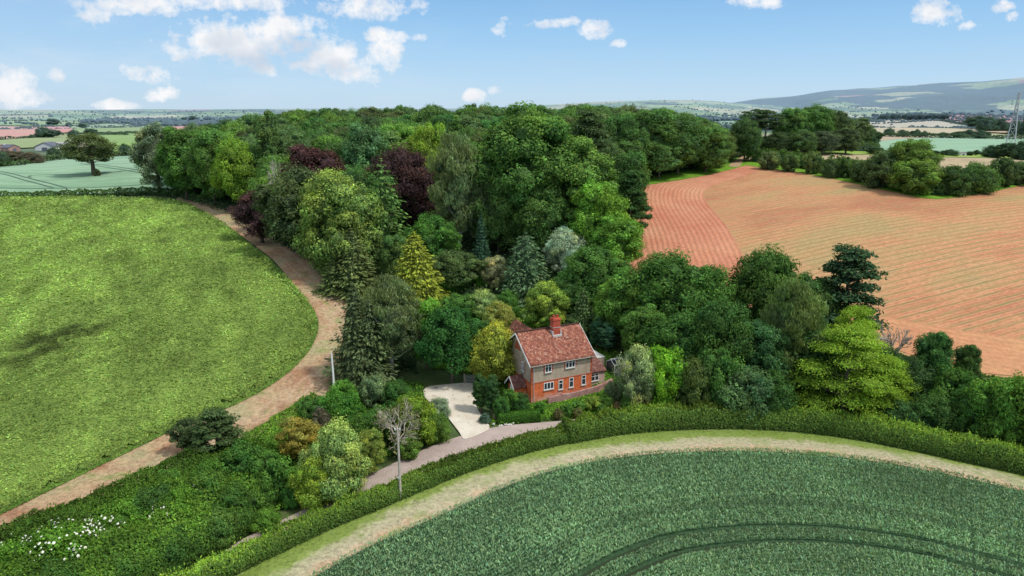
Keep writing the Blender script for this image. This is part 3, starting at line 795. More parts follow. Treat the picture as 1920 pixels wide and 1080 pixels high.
# near right arc margin
M_MARG = field_mat('mown_margin', [(.44, .34, .19), (.38, .36, .17), (.27, .33, .10), (.46, .36, .21)], .14, 2.2, finev=.3, bump=.5, speck=(.35, .62, (.15, .22, .04)))
WB = [(300, 1290), (420, 1190), (590, 1082), (700, 1022), (830, 965), (960, 908), (1100, 868), (1250, 850), (1400, 846), (1550, 855), (1700, 875), (1830, 902), (1920, 922), (2150, 972), (2500, 1040), (2900, 1110)]
HB = [(-60, 1300), (180, 1180), (420, 1072), (520, 1022), (700, 948), (860, 882), (1000, 837), (1150, 806), (1300, 796), (1450, 798), (1600, 816), (1750, 846), (1920, 877), (2150, 925), (2500, 985), (2900, 1045)]
def margin_mat():
    m, nt = newmat('mown_margin_bands'); b = NB(nt); p = b.pos()
    a = b.n('ShaderNodeAttribute', attribute_name='tint'); sx = b.n('ShaderNodeSeparateColor'); b.l(a.outputs['Color'], sx.inputs[0]); d = sx.outputs[0]
    w = b.math('MULTIPLY', b.math('SUBTRACT', b.noise(p, .12, 5, .65), .5), 5.0); w2 = b.math('MULTIPLY', b.math('SUBTRACT', b.noise(p, 1.1, 4, .7), .5), 1.6)
    dd = b.math('MULTIPLY', b.math('ADD', b.math('ADD', d, w), w2), .1)
    c = b.ramp(dd, [(0, (.12, .17, .05)), (.025, (.44, .29, .17)), (.09, (.48, .36, .23)), (.16, (.42, .37, .24)), (.28, (.38, .36, .21)), (.36, (.20, .26, .06)), (.52, (.15, .22, .04)), (.62, (.26, .27, .11)), (.72, (.38, .31, .17)), (.82, (.30, .25, .13)), (.92, (.14, .19, .05))])
    st = b.noise(p, 2.6, 5, .8); c = b.mix(1, c, b.ramp(st, [(.36, (.58,)*3), (.5, (.98,)*3), (.64, (1.25,)*3)]), 'MULTIPLY')
    g_ = b.noise(p, .35, 4, .7); c = b.mix(b.math('MULTIPLY', b.math('SUBTRACT', g_, .52), 4, clamp=True), c, (.20, .27, .07))
    b.principled(c, .95, b.bump(st, .6, .15), .1); return m
sheet('field_margin', HB+[(3000, 1150), (2800, 1500), (300, 1500), (-60, 1400)], 2.2, .0, margin_mat(), sm=3, rowline=catmull(unproj(WB)[:, :2], 4))
# wheat soil
def wsoil():
    m, nt = newmat('crop_soil'); b = NB(nt); p = b.pos(); a = b.n('ShaderNodeAttribute', attribute_name='tint'); sx = b.n('ShaderNodeSeparateColor'); b.l(a.outputs['Color'], sx.inputs[0]); d = sx.outputs[0]
    c = b.ramp(b.noise(p, 4, 5, .8), [(.35, (.018, .04, .018)), (.65, (.06, .12, .055))])
    for k in (15.2, 17.5):
        t = b.math('LESS_THAN', b.math('ABSOLUTE', b.math('SUBTRACT', d, k)), .32); c = b.mix(t, c, (.03, .045, .022))
    b.principled(c, .95, None, .1); return m
WBw = catmull(unproj(WB)[:, :2], 8)
sheet('wheat_field', WB+[(2900, 1700), (300, 1700)], 2.5, .05, wsoil(), sm=2, rowline=WBw)
# left field under the crop
LF = [(-700, 1300), (-330, 1105), (-150, 1035), (0, 966), (100, 917), (200, 868), (340, 800), (440, 760), (520, 715), (572, 668), (596, 622), (590, 585), (560, 545), (520, 505), (470, 462), (425, 425), (380, 398), (325, 378), (200, 372), (0, 374), (-300, 378), (-800, 400)]
M_LSOIL = field_mat('green_crop_soil', [(.07, .14, .02), (.12, .22, .035), (.17, .26, .05)], .04, 1.0, finev=.4, bump=.8)
_, LFw = sheet('green_field', LF, 6, .08, M_LSOIL, sm=3)
# teal field left
M_TEAL = field_mat('young_barley', [(.17, .29, .16), (.23, .36, .21), (.28, .40, .25)], .03, .8, haze=True, finev=.18, stretch=(.1, 4))
sheet('barley_field', [(-700, 330), (-300, 318), (0, 314), (130, 298), (265, 291), (430, 300), (430, 355), (330, 360), (200, 364), (0, 369), (-300, 374), (-800, 395)], 8, .08, M_TEAL, sm=1)
M_TRAM = mat_simple('tramline', (.07, .13, .07), .2, 1, haze=True)
for ln in ([(-60, 322), (0, 326), (45, 338), (103, 354)], [(-60, 318), (0, 322), (60, 336), (125, 353)], [(58, 333), (56, 330), (90, 328), (150, 327), (230, 322)], [(150, 307), (205, 315), (250, 322), (300, 332)], [(160, 306), (225, 314), (270, 321), (320, 331)], [(-60, 352), (60, 354), (180, 352), (280, 346)], [(190, 326), (240, 320), (300, 316)]):
    sheet('tramline', band(ln, .75), 4, .16, M_TRAM, px=False, sm=0)
# brown field
A0 = unproj([(1598, 547), (1920, 472)]); dv = A0[1]-A0[0]; ang = math.atan2(dv[1], dv[0])
M_BROWN = field_mat('tilled_red_earth', [(.40, .155, .085), (.48, .235, .12), (.37, .265, .12)], .028, 1.1, finev=.3, bump=.5,
                    stripes=[(-ang, 1.55, (.22, .185, .075), .72, .3), (-ang, .62, (.60, .36, .21), .32, .3), (-ang, 4.3, (.30, .23, .09), .18, .5)], stretch=(-ang, 2.5))
BF = [(1150, 520), (1176, 430), (1178, 365), (1192, 345), (1240, 334), (1330, 320), (1385, 309), (1400, 309), (1500, 322), (1620, 345), (1700, 363), (1755, 372), (1830, 361), (1920, 345), (2100, 318), (2600, 300), (2900, 420), (2700, 850), (2300, 780), (1920, 712), (1800, 700), (1650, 650), (1500, 610), (1300, 580), (1180, 560)]
sheet('tilled_field', BF, 5, .05, M_BROWN, sm=2)
RB = catmull(unproj([(1460, 600), (1400, 490), (1368, 430), (1330, 385), (1322, 364), (1335, 352), (1385, 338), (1480, 330)])[:, :2], 6)
M_RED = attr_rows_mat('headland_red_earth', [(.46, .17, .10), (.53, .26, .15)], (.34, .20, .10), 1.1, .24)
sheet('headland', [(1154, 520), (1180, 430), (1182, 368), (1195, 353), (1242, 344), (1330, 329), (1386, 313), (1430, 318), (1385, 334), (1335, 349), (1320, 362), (1328, 385), (1366, 430), (1398, 490), (1458, 600), (1300, 585), (1184, 560)], 4, .11, M_RED, rowline=RB, sm=2)
RB2 = unproj([(1540, 560), (1635, 590), (1780, 615), (1920, 636), (2300, 690)])[:, :2]
M_RED2 = attr_rows_mat('headland_sandy_earth', [(.48, .22, .115), (.52, .27, .135)], (.34, .24, .11), 1.3, .2)
sheet('headland', [(1540, 562), (1635, 592), (1780, 617), (1920, 638), (2300, 692), (2280, 772), (1920, 708), (1800, 696), (1650, 646), (1545, 610)], 4, .11, M_RED2, rowline=RB2, sm=1)
M_DGREEN = field_mat('lush_verge', [(.10, .22, .02), (.17, .33, .03)], .3, 2, finev=.3)
sheet('verge', [(1170, 362), (1192, 352), (1240, 343), (1330, 328), (1400, 310), (1394, 297), (1370, 298), (1330, 306), (1240, 328), (1180, 336)], 4, .12, M_DGREEN, sm=2)
sheet('verge', [(1385, 303), (1410, 312), (1500, 324), (1620, 348), (1700, 366), (1755, 374), (1835, 364), (1920, 348), (2100, 322), (2100, 310), (1920, 334), (1755, 355), (1620, 330), (1500, 306)], 4, .12, M_DGREEN, sm=2)
M_PATH = field_mat('field_track', [(.42, .28, .17), (.35, .26, .15)], .3, 2)
sheet('path', [(1366, 312), (1380, 300), (1398, 292), (1404, 294), (1392, 304), (1386, 313)], 3, .16, M_PATH, sm=2)
# fields over the crest
def ff(name, cols, poly, sp, off, sm=1, **k): return sheet(name, poly, sp, off, field_mat(name+'_surface', cols, k.pop('scale', .02), .5, haze=True, **k), sm=sm)
ff('stubble_field', [(.36, .27, .15), (.42, .33, .19)], [(1395, 301), (1420, 289), (1540, 286), (1700, 290), (1920, 295), (2300, 300), (2500, 325), (1920, 330), (1755, 352), (1600, 326), (1500, 306)], 8, .14)
ff('grass_strip', [(.21, .33, .03), (.28, .38, .06)], [(1395, 296), (1420, 285), (1540, 283), (1700, 288), (1920, 292), (2300, 297), (2300, 302), (1920, 298), (1700, 294), (1540, 289), (1425, 292)], 6, .3)
ff('barley_field', [(.22, .36, .20), (.26, .40, .24)], [(1600, 284), (1640, 263), (1720, 258), (1940, 261), (2500, 264), (2500, 290), (1920, 290), (1700, 284)], 14, .4, sm=0)
ff('stubble_field', [(.46, .33, .19), (.40, .30, .17)], [(1600, 270), (1620, 254), (1700, 256), (1760, 258), (1690, 261), (1640, 266)], 14, .5, sm=0)
ff('stubble_field', [(.42, .36, .20), (.48, .38, .22)], [(1580, 252), (1595, 228), (1640, 223), (1700, 222), (1760, 226), (1840, 240), (1850, 246), (1780, 252), (1650, 252)], 16, .5, sm=0)
ff('red_field', [(.36, .10, .07), (.40, .14, .09)], [(1760, 224), (1765, 216), (1850, 215), (1925, 221), (2100, 224), (2100, 232), (1925, 234), (1830, 235)], 18, .6, sm=0)
ff('stubble_field', [(.46, .34, .20), (.42, .31, .17)], [(1830, 247), (1850, 241), (1925, 239), (2200, 240), (2200, 254), (1925, 252)], 18, .5, sm=0)
ff('red_field', [(.52, .23, .17), (.50, .27, .18)], [(-500, 240), (-200, 238), (0, 237), (70, 238), (72, 252), (40, 260), (0, 262), (-500, 270)], 20, .6, sm=0)
ff('red_field', [(.52, .20, .16), (.50, .24, .18)], [(74, 239), (130, 236), (137, 246), (120, 250), (76, 252)], 16, .6, sm=0)
ff('pink_field', [(.50, .21, .18), (.52, .25, .20)], [(318, 233), (330, 230), (412, 227), (470, 227), (470, 252), (330, 250), (322, 240)], 16, .6, sm=0)
ff('pasture', [(.22, .34, .05), (.19, .29, .05)], [(180, 262), (178, 252), (262, 250), (400, 252), (420, 292), (262, 290), (215, 288), (190, 280)], 14, .5, sm=0)
ff('pasture', [(.27, .31, .09), (.22, .28, .08)], [(-500, 285), (0, 263), (150, 252), (176, 252), (170, 265), (150, 272), (0, 280)], 14, .4, sm=0)
ff('pasture', [(.24, .31, .09), (.20, .28, .07)], [(140, 250), (132, 236), (200, 232), (320, 229), (320, 250), (180, 250)], 18, .5, sm=0)
ff('farmyard', [(.42, .32, .22), (.38, .30, .2)], [(90, 274), (120, 268), (185, 266), (180, 276), (110, 281)], 12, .6, sm=0)

# road, drive ----------------------------------------------------------------
M_ROAD = field_mat('worn_tarmac', [(.36, .285, .25), (.43, .345, .30)], .5, 6, finev=.22, bump=.3)
RD = [(180, 1180), (330, 1096), (480, 1024), (600, 964), (700, 910), (800, 860), (880, 829), (950, 812), (1060, 802), (1200, 784), (1350, 778), (1500, 787), (1700, 822), (1920, 868), (2200, 950)]
sheet('road', band(RD, 3.8, True), 1.5, .02, M_ROAD, px=False, sm=0)
M_GRAV = field_mat('pale_gravel', [(.60, .53, .42), (.70, .64, .53)], .4, 8, finev=.25, bump=.6, speck=(1.1, .60, (.30, .2, .13)))
sheet('driveway', [(797, 728), (830, 722), (885, 719), (902, 735), (892, 752), (898, 772), (918, 800), (905, 812), (872, 824), (862, 812), (845, 790), (825, 765), (798, 748)], 1.5, .06, M_GRAV, sm=3)
# ------------------------------------------------------------------ farmhouse
def brick_mat(name, c1, c2, mortar, scale=4.0, patch=None, hz=False):
    m, nt = newmat(name); b = NB(nt)
    tc = b.n('ShaderNodeTexCoord'); o = tc.outputs['Object']
    sp = b.n('ShaderNodeSeparateXYZ'); b.l(o, sp.inputs[0])
    cmb = b.n('ShaderNodeCombineXYZ'); b.l(b.math('ADD', sp.outputs[0], sp.outputs[1]), cmb.inputs[0]); b.l(sp.outputs[2], cmb.inputs[1])
    br = b.n('ShaderNodeTexBrick'); b.l(cmb.outputs[0], br.inputs['Vector']); br.inputs['Scale'].default_value = scale
    br.inputs['Color1'].default_value = (*c1, 1); br.inputs['Color2'].default_value = (*c2, 1); br.inputs['Mortar'].default_value = (*mortar, 1)
    br.inputs['Mortar Size'].default_value = .012; br.inputs['Brick Width'].default_value = .9; br.inputs['Row Height'].default_value = .3
    c = b.mix(1, br.outputs[0], b.ramp(b.noise(o, 1.5, 6, .65), [(.3, (.72, .68, .68)), (.7, (1.2, 1.2, 1.2))]), 'MULTIPLY')
    if patch:
        n = b.noise(o, .8, 5, .6)
        z = b.math('MULTIPLY', b.math('SUBTRACT', 1.7, sp.outputs[2]), .16)
        c = b.mix(b.math('MULTIPLY', b.math('ADD', b.math('SUBTRACT', n, .56), z), 4.5, clamp=True), c, patch)
    b.principled(c, .9, b.bump(br.outputs['Fac'], -.25, .02), .2); return m
M_BRICK = brick_mat('orange_brick', (.74, .17, .05), (.60, .125, .04), (.5, .24, .14), patch=(.58, .32, .24))
M_BRICKT = brick_mat('red_brick_trim', (.52, .12, .05), (.40, .08, .04), (.36, .2, .15), 6)
M_CHIM = brick_mat('chimney_brick', (.55, .11, .06), (.42, .08, .05), (.35, .18, .14), 5)
M_PINKSTONE = brick_mat('weathered_wall_stone', (.34, .16, .14), (.42, .26, .23), (.38, .30, .27), 2.5)
def render_mat():
    m, nt = newmat('grey_roughcast'); b = NB(nt); o = b.n('ShaderNodeTexCoord').outputs['Object']
    n = b.noise(o, .9, 6, .65); f = b.noise(o, 22, 3, .7)
    st = b.noise(b.mapv(o, scale=(1.2, 1.2, .6)), 1.2, 4, .6)
    c = b.ramp(n, [(.3, (.35, .275, .20)), (.55, (.46, .365, .275)), (.75, (.52, .425, .33))])
    c = b.mix(1, c, b.ramp(f, [(.3, (.8,)*3), (.7, (1.18,)*3)]), 'MULTIPLY')
    c = b.mix(1, c, b.ramp(st, [(.35, (.9, .9, .88)), (.6, (1.05,)*3)]), 'MULTIPLY')
    b.principled(c, .95, b.bump(f, .6, .02), .1); return m
M_RENDER = render_mat()
def tile_mat(name, axis_scale=1.0, cols=None):
    m, nt = newmat(name); b = NB(nt); o = b.n('ShaderNodeTexCoord').outputs['UV']
    g = b.n('ShaderNodeTexCoord').outputs['Object']
    br = b.n('ShaderNodeTexBrick'); b.l(o, br.inputs['Vector']); br.inputs['Scale'].default_value = 1
    br.inputs['Brick Width'].default_value = .24; br.inputs['Row Height'].default_value = .26; br.inputs['Mortar Size'].default_value = .018
    br.inputs['Color1'].default_value = (0, 0, 0, 1); br.inputs['Color2'].default_value = (1, 1, 1, 1); br.inputs['Mortar'].default_value = (.5, .5, .5, 1)
    br.inputs['Mortar Smooth'].default_value = .4
    cell = b.ramp(br.outputs['Color'], cols or [(0, (.19, .065, .045)), (.35, (.29, .10, .065)), (.6, (.35, .13, .08)), (.85, (.40, .18, .12)), (1, (.46, .27, .20))])
    lich = b.noise(g, 5, 5, .7)
    c = b.mix(b.math('MULTIPLY', b.math('SUBTRACT', lich, .57), 4, clamp=True), cell, (.46, .34, .22))
    d = b.noise(g, 1.3, 4, .6); c = b.mix(1, c, b.ramp(d, [(.3, (.78, .74, .74)), (.7, (1.22, 1.18, 1.15))]), 'MULTIPLY')
    c = b.mix(br.outputs['Fac'], c, (.07, .035, .03))
    sx = b.n('ShaderNodeSeparateXYZ'); b.l(o, sx.inputs[0])
    w = b.math('SINE', b.math('MULTIPLY', sx.outputs[0], 6.2832/.24)); st = b.math('FRACT', b.math('MULTIPLY', sx.outputs[1], 1/.26))
    b.principled(c, .85, b.bump(b.math('ADD', w, b.math('MULTIPLY', st, 1.5)), .5, .03), .2); return m
M_TILE = tile_mat('clay_pantiles')
M_TILED = tile_mat('dark_clay_tiles', cols=[(0, (.10, .05, .045)), (.5, (.18, .075, .06)), (1, (.28, .14, .11))])
M_WHITE = mat_simple('white_paint', (.80, .80, .77), .06, 4, .5)
M_LEAD = mat_simple('pale_lead', (.50, .50, .47), .12, 6, .6)
M_SILL = mat_simple('stone_sill', (.42, .39, .34), .15, 6)
M_GREYW = mat_simple('weathered_wood', (.33, .29, .24), .25, 3, bump=.3)
M_CREAM = mat_simple('cream_pink_render', (.52, .38, .31), .15, 1.2, bump=.2)
M_METAL = mat_simple('galvanised_metal', (.45, .46, .46), .12, 3, .5, .4, metal=.4)
def glass():
    m, nt = newmat('window_glass'); b = NB(nt)
    b.principled((.035, .045, .055), .08, None, .6); return m
M_GLASS = glass()

def uvquad(name, quads, mat, parent, thick=.10, uvs=None):
    """roof slopes: each quad (eave-left, eave-right, ridge-right, ridge-left) gets metric UVs and a thickness"""
    import bmesh
    bm = bmesh.new(); uv = bm.loops.layers.uv.new('UVMap')
    for q in quads:
        P = [Vector(p) for p in q]; ex = (P[1]-P[0]).normalized(); nrm = (P[1]-P[0]).cross(P[-1]-P[0]).normalized(); ey = nrm.cross(ex)
        nx_, ny_ = 26, 10
        def pt(a, c): 
            lo = P[0].lerp(P[1], a); hi = P[3].lerp(P[2], a); p = lo.lerp(hi, c)
            return p + nrm*(.028*math.sin(p.x*2.3+p.y*1.7)+.02*math.sin(p.x*5.1+c*7))
        g = [[bm.verts.new(pt(i/nx_, j/ny_)) for i in range(nx_+1)] for j in range(ny_+1)]
        lo = [[None]*(nx_+1) for _ in range(ny_+1)]
        for j in range(ny_):
            for i in range(nx_):
                f = bm.faces.new((g[j][i], g[j][i+1], g[j+1][i+1], g[j+1][i])); f.smooth = True
                for l in f.loops:
                    d = l.vert.co-P[0]; l[uv].uv = (d.dot(ex), d.dot(ey))
        # edges and underside
        ring = [g[0][i] for i in range(nx_+1)]+[g[j][nx_] for j in range(1, ny_+1)]+[g[ny_][i] for i in range(nx_-1, -1, -1)]+[g[j][0] for j in range(ny_-1, 0, -1)]
        low = [bm.verts.new(v.co-nrm*thick) for v in ring]
        n = len(ring)
        for k in range(n):
            bm.faces.new((ring[k], low[k], low[(k+1) % n], ring[(k+1) % n]))
        bm.faces.new(low[::-1])
    me = bpy.data.meshes.new(name); bm.to_mesh(me); bm.free(); me.materials.append(mat)
    return link(name, me, parent)

def part(name, g, mats, parent, smooth_shade=False): return link(name, g.mesh(name, mats if isinstance(mats, list) else [mats], smooth_shade), parent)

HA = R(25.5); HL, HD, EZ, RZ = 9.1, 8.2, 5.45, 8.45
hx, hy = at(996, 758)[:2]
house = bpy.data.objects.new('farmhouse', None); COL.objects.link(house); house.location = (hx, hy, tz1(hx, hy)); house.rotation_euler = (0, 0, HA)
tag(house, 'two storey farmhouse of orange brick and grey roughcast under a red tiled roof', 'house')
# walls are closed shells; the storeys differ in finish
g = Geo(); g.box(0, HL, 0, HD, -1.2, 2.78); part('brick_wall', g, M_BRICK, house)
g = Geo()
V = [(0.03, .03, 2.78), (HL-.03, .03, 2.78), (HL-.03, HD-.03, 2.78), (0.03, HD-.03, 2.78), (0.03, .03, EZ), (HL-.03, .03, EZ), (HL-.03, HD-.03, EZ), (0.03, HD-.03, EZ), (0.03, HD/2, RZ-.12), (HL-.03, HD/2, RZ-.12)]
g.add(V, [(0, 1, 5, 4), (2, 3, 7, 6), (4, 5, 9, 8), (6, 7, 8, 9)], 0); g.add(V, [(3, 0, 4), (3, 4, 7), (7, 4, 8), (1, 2, 6), (1, 6, 5), (5, 6, 9)], 0)
part('roughcast_wall', g, M_RENDER, house)
g = Geo(); g.box(-.03, HL+.03, -.04, HD+.03, 2.74, 2.90); part('string_course', g, M_BRICKT, house)
for (x0, x1) in ((0, .26), (HL-.26, HL)):
    g = Geo()
    for k in range(9):
        z = 2.9+k*.285; w = .26 if k % 2 else .17
        g.box(x0-.012 if x0 == 0 else x1-w, x0+w if x0 == 0 else x1+.012, -.012, .3 if k % 2 else .22, z, z+.28)
    part('quoin', g, M_BRICKT, house)
# gable brick lozenge
g = Geo(); V = [(-.02, HD/2-.95, 6.25), (-.02, HD/2+.95, 6.25), (-.02, HD/2+.12, 7.75), (-.02, HD/2-.12, 7.75), (.1, HD/2-.95, 6.25), (.1, HD/2+.95, 6.25), (.1, HD/2+.12, 7.75), (.1, HD/2-.12, 7.75)]
g.add(V, [(1, 0, 3, 2), (0, 4, 7, 3), (5, 1, 2, 6), (2, 3, 7, 6), (0, 1, 5, 4)]); part('gable_brickwork', g, M_BRICKT, house)

def window(parent, cx, z0, w, h, lights, face='front', surround=True, wall=0.0, transom=True, lab=None):
    """built in a local frame: a along the wall, d outwards"""
    f = Geo(); p = Geo(); S = []; l = Geo()
    def bx(G, a0, a1, d0, d1, z0_, z1_, mat=0):
        if face == 'front': G.box(cx+a0, cx+a1, wall-d1, wall-d0, z0_, z1_, mat)
        else: G.box(wall-d1, wall-d0, cx+a0, cx+a1, z0_, z1_, mat)
    t = .075
    bx(p, -w/2+.02, w/2-.02, -.05, .005, z0+.02, z0+h-.02)
    for a0, a1 in ((-w/2, -w/2+t), (w/2-t, w/2)): bx(f, a0, a1, -.04, .05, z0, z0+h)
    bx(f, -w/2+t, w/2-t, -.04, .05, z0, z0+t); bx(f, -w/2+t, w/2-t, -.04, .05, z0+h-t, z0+h)
    for i in range(1, lights):
        a = -w/2+w*i/lights; bx(f, a-.045, a+.045, -.03, .045, z0+t, z0+h-t)
    if transom:
        for i in range(lights):
            a0 = -w/2+w*i/lights+.045+(.03 if i == 0 else 0); a1 = -w/2+w*(i+1)/lights-.045-(.03 if i == lights-1 else 0)
            bx(f, a0, a1, -.03, .035, z0+h*.62, z0+h*.62+.05)
    bx(l, -w/2-.08, w/2+.08, -.02, .13, z0-.09, z0-.003)
    if surround:
        k = .16
        for a0, a1 in ((-w/2-k, -w/2-.002), (w/2+.002, w/2+k)):
            s = Geo(); S.append(s)
            for q in range(int(h/.24)+1):
                zz = z0+q*.24; e = .06 if q % 2 else 0
                bx(s, a0-(e if a0 < 0 else 0), a1+(e if a0 > 0 else 0), -.02, .018, zz, min(zz+.238, z0+h+.1))
    wo = part('window', f, M_WHITE, parent)
    part('pane', p, M_GLASS, wo); part('sill', l, M_SILL, wo)
    for s in S: part('surround', s, M_BRICKT, wo)
    return wo
window(house, 2.45, 4.02, .95, 1.25, 2); window(house, 5.75, 4.1, 1.45, 1.2, 3)
window(house, 2.55, 1.62, 1.45, 1.0, 3, transom=False, surround=False); window(house, 4.35, 1.28, .66, 1.35, 1, surround=False)
window(house, 5.95, 1.30, .66, 1.38, 1, surround=False); window(house, 7.85, 1.32, .66, 1.38, 1, surround=False)
window(house, 2.45, 3.75, .85, 1.25, 2, face='left'); window(house, 6.1, 3.75, .85, 1.2, 2, face='left')
# plinth + pale washed patch is part of the brick; drain pipe
g = Geo(); g.tube([(.32, -.08, .1), (.32, -.08, 5.2)], .04, 8); part('drainpipe', g, M_LEAD, house)
# roof
ov, eo = .34, .32; sl = (RZ-EZ)/(HD/2); yo = -eo; zo = EZ-eo*sl+.12
roof = uvquad('roof', [((-ov, yo, zo), (HL+ov, yo, zo), (HL+ov, HD/2, RZ+.12), (-ov, HD/2, RZ+.12)), ((HL+ov, HD-yo, zo), (-ov, HD-yo, zo), (-ov, HD/2, RZ+.12), (HL+ov, HD/2, RZ+.12))], M_TILE, house)
g = Geo()
for k in range(24):
    x = -ov+(HL+2*ov)*k/24; g.tube([(x, HD/2, RZ+.14), (x+(HL+2*ov)/24-.02, HD/2, RZ+.15+.008*(k % 3))], [.13, .115], 8)
part('ridge_tiles', g, M_TILE, roof)
for sx_ in (-ov-.035, HL+ov-.0):
    for (ya, yb) in ((yo-.04, HD/2), (HD-yo+.04, HD/2)):
        g = Geo(); za = zo-.10-.04*sl; zb = RZ+.02
        V = [(sx_, ya, za-.16), (sx_, yb, zb-.14), (sx_, yb, zb+.13), (sx_, ya, za+.13)]; V += [(x+.045, y, z) for x, y, z in V]
        g.add(V, [(0, 1, 2, 3), (7, 6, 5, 4), (0, 4, 5, 1), (3, 2, 6, 7), (0, 3, 7, 4), (1, 5, 6, 2)]); part('bargeboard', g, M_WHITE, roof)
g = Geo(); g.tube([(-ov, yo-.07, zo-.06), (HL+ov, yo-.07, zo-.06)], .065, 8); part('gutter', g, M_GREYW, roof)
# chimney on the front of the ridge
ch = Geo(); cx = 5.35; cy0, cy1 = HD/2-1.0, HD/2-.12
ch.box(cx-.52, cx+.52, cy0, cy1, RZ-1.3, RZ+1.35); ch.box(cx-.60, cx+.60, cy0-.08, cy1+.08, RZ+1.35, RZ+1.47); ch.box(cx-.54, cx+.54, cy0-.03, cy1+.03, RZ+1.47, RZ+1.6); ch.box(cx-.57, cx+.57, cy0-.05, cy1+.05, RZ+.42, RZ+.5)
chim = part('chimney', ch, M_CHIM, roof)
fl = Geo(); fl.box(cx-.66, cx+.66, cy0-.30, cy0-.02, RZ-.98, RZ-.62); fl.box(cx-.68, cx-.54, cy0-.1, cy1, RZ-.75, RZ-.1); fl.box(cx+.54, cx+.68, cy0-.1, cy1, RZ-.75, RZ-.1); fl.box(cx-.58, cx+.58, cy0-.06, cy1+.06, RZ+.34, RZ+.41)
part('flashing', fl, M_LEAD, roof)
for k in (-.27, .27):
    g = Geo(); g.tube([(cx+k, (cy0+cy1)/2, RZ+1.58), (cx+k, (cy0+cy1)/2, RZ+1.72), (cx+k, (cy0+cy1)/2, RZ+2.0)], [.16, .14, .15], 10); part('chimney_pot', g, M_CHIM, roof)
# rear wing
WX0, WX1, WY1 = .7, 4.3, 9.9; wr = 8.5; we = 5.6
g = Geo(); xm = (WX0+WX1)/2
V = [(WX0, HD-.1, -1), (WX1, HD-.1, -1), (WX1, WY1, -1), (WX0, WY1, -1), (WX0, HD-.1, we), (WX1, HD-.1, we), (WX1, WY1, we), (WX0, WY1, we), (xm, HD-.1, wr-.1), (xm, WY1, wr-.1)]
g.add(V, [(0, 4, 7, 3), (1, 2, 6, 5), (3, 2, 6, 7), (4, 8, 9, 7), (8, 5, 6, 9)]); g.add(V, [(7, 6, 9)]); part('rear_wing_wall', g, M_RENDER, house)
uvquad('rear_wing_roof', [((WX0-.3, WY1+.3, we-.1), (WX0-.3, HD/2+.3, we-.1), (xm, HD/2-.0, wr), (xm, WY1+.3, wr)), ((WX1+.3, HD/2+.3, we-.1), (WX1+.3, WY1+.3, we-.1), (xm, WY1+.3, wr), (xm, HD/2-.0, wr))], M_TILE, house)
# porch on the gable side
g = Geo(); g.box(-1.55, -.02, 1.5, 3.6, -1, 2.0); part('porch_wall', g, M_BRICK, house)
pr = uvquad('porch_roof', [((-1.95, 1.2, 1.95), (0.0, 1.2, 1.95), (0.0, 2.55, 3.3), (-1.95, 2.55, 3.3)), ((0.0, 3.9, 1.95), (-1.95, 3.9, 1.95), (-1.95, 2.55, 3.3), (0.0, 2.55, 3.3))], M_TILED, house, .08)
for (ya, yb) in ((1.12, 2.55), (3.98, 2.55)):
    g = Geo(); V = [(-1.99, ya, 1.72), (-1.99, yb, 3.12), (-1.99, yb, 3.36), (-1.99, ya, 1.95)]; V += [(x+.035, y, z) for x, y, z in V]
    g.add(V, [(0, 1, 2, 3), (7, 6, 5, 4), (0, 4, 5, 1), (3, 2, 6, 7), (0, 3, 7, 4), (1, 5, 6, 2)]); part('bargeboard', g, M_WHITE, pr)
g = Geo(); g.box(-1.6, -1.56, 2.1, 3.0, 0, 1.95); part('door', g, M_WHITE, house)
# side extension on the right
EX0, EX1, EY0, EY1 = HL+.0, HL+2.95, 1.3, 4.6
g = Geo(); V = [(EX0, EY0, -1), (EX1, EY0, -1), (EX1, EY1, -1), (EX0, EY1, -1), (EX0, EY0, 2.3), (EX1, EY0, 2.3), (EX1, EY1, 3.5), (EX0, EY1, 3.5)]
g.add(V, [(0, 1, 5, 4), (1, 2, 6, 5), (2, 3, 7, 6), (3, 0, 4, 7), (4, 5, 6, 7)]); part('extension_wall', g, M_CREAM, house)
uvquad('extension_roof', [((EX0+.01, EY0-.25, 2.28), (EX1+.2, EY0-.25, 2.28), (EX1+.2, EY1+.1, 3.68), (EX0+.01, EY1+.1, 3.68))], M_TILED, house, .08)
window(house, EX0+1.35, .95, 1.25, 1.05, 2, wall=EY0, surround=False)
g = Geo(); g.box(EX0+.6, EX1+2.2, EY1+.2, EY1+3.2, -1, 2.6); g.box(EX0+.5, EX1+2.3, EY1+.15, EY1+3.3, 2.6, 2.72, 1); part('rear_lean_to', g, [M_CREAM, M_LEAD], house)
# small greenhouse standing beyond the extension
gx_, gy_ = at(1152, 706)[:2]
gh = bpy.data.objects.new('greenhouse', None); COL.objects.link(gh); gh.location = (gx_, gy_, tz1(gx_, gy_)); gh.rotation_euler = (0, 0, HA)
tag(gh, 'small white framed greenhouse tucked behind the bushes right of the house', 'greenhouse')
g = Geo()
for x in (0, .6, 1.2, 1.8):
    for y in (0, 2.2): g.box(x-.03, x+.03, y-.03, y+.03, 0, 1.6)
    g.tube([(x, 0, 1.6), (x, 1.1, 2.25), (x, 2.2, 1.6)], .03, 4)
for y in (0, 2.2): g.box(0, 1.8, y-.03, y+.03, 1.57, 1.63)
g.box(0, 1.8, 1.07, 1.13, 2.22, 2.28); part('frame', g, M_WHITE, gh)
g = Geo(); g.box(.02, 1.78, .02, 2.18, .02, 1.55); part('pane', g, M_GLASS, gh)

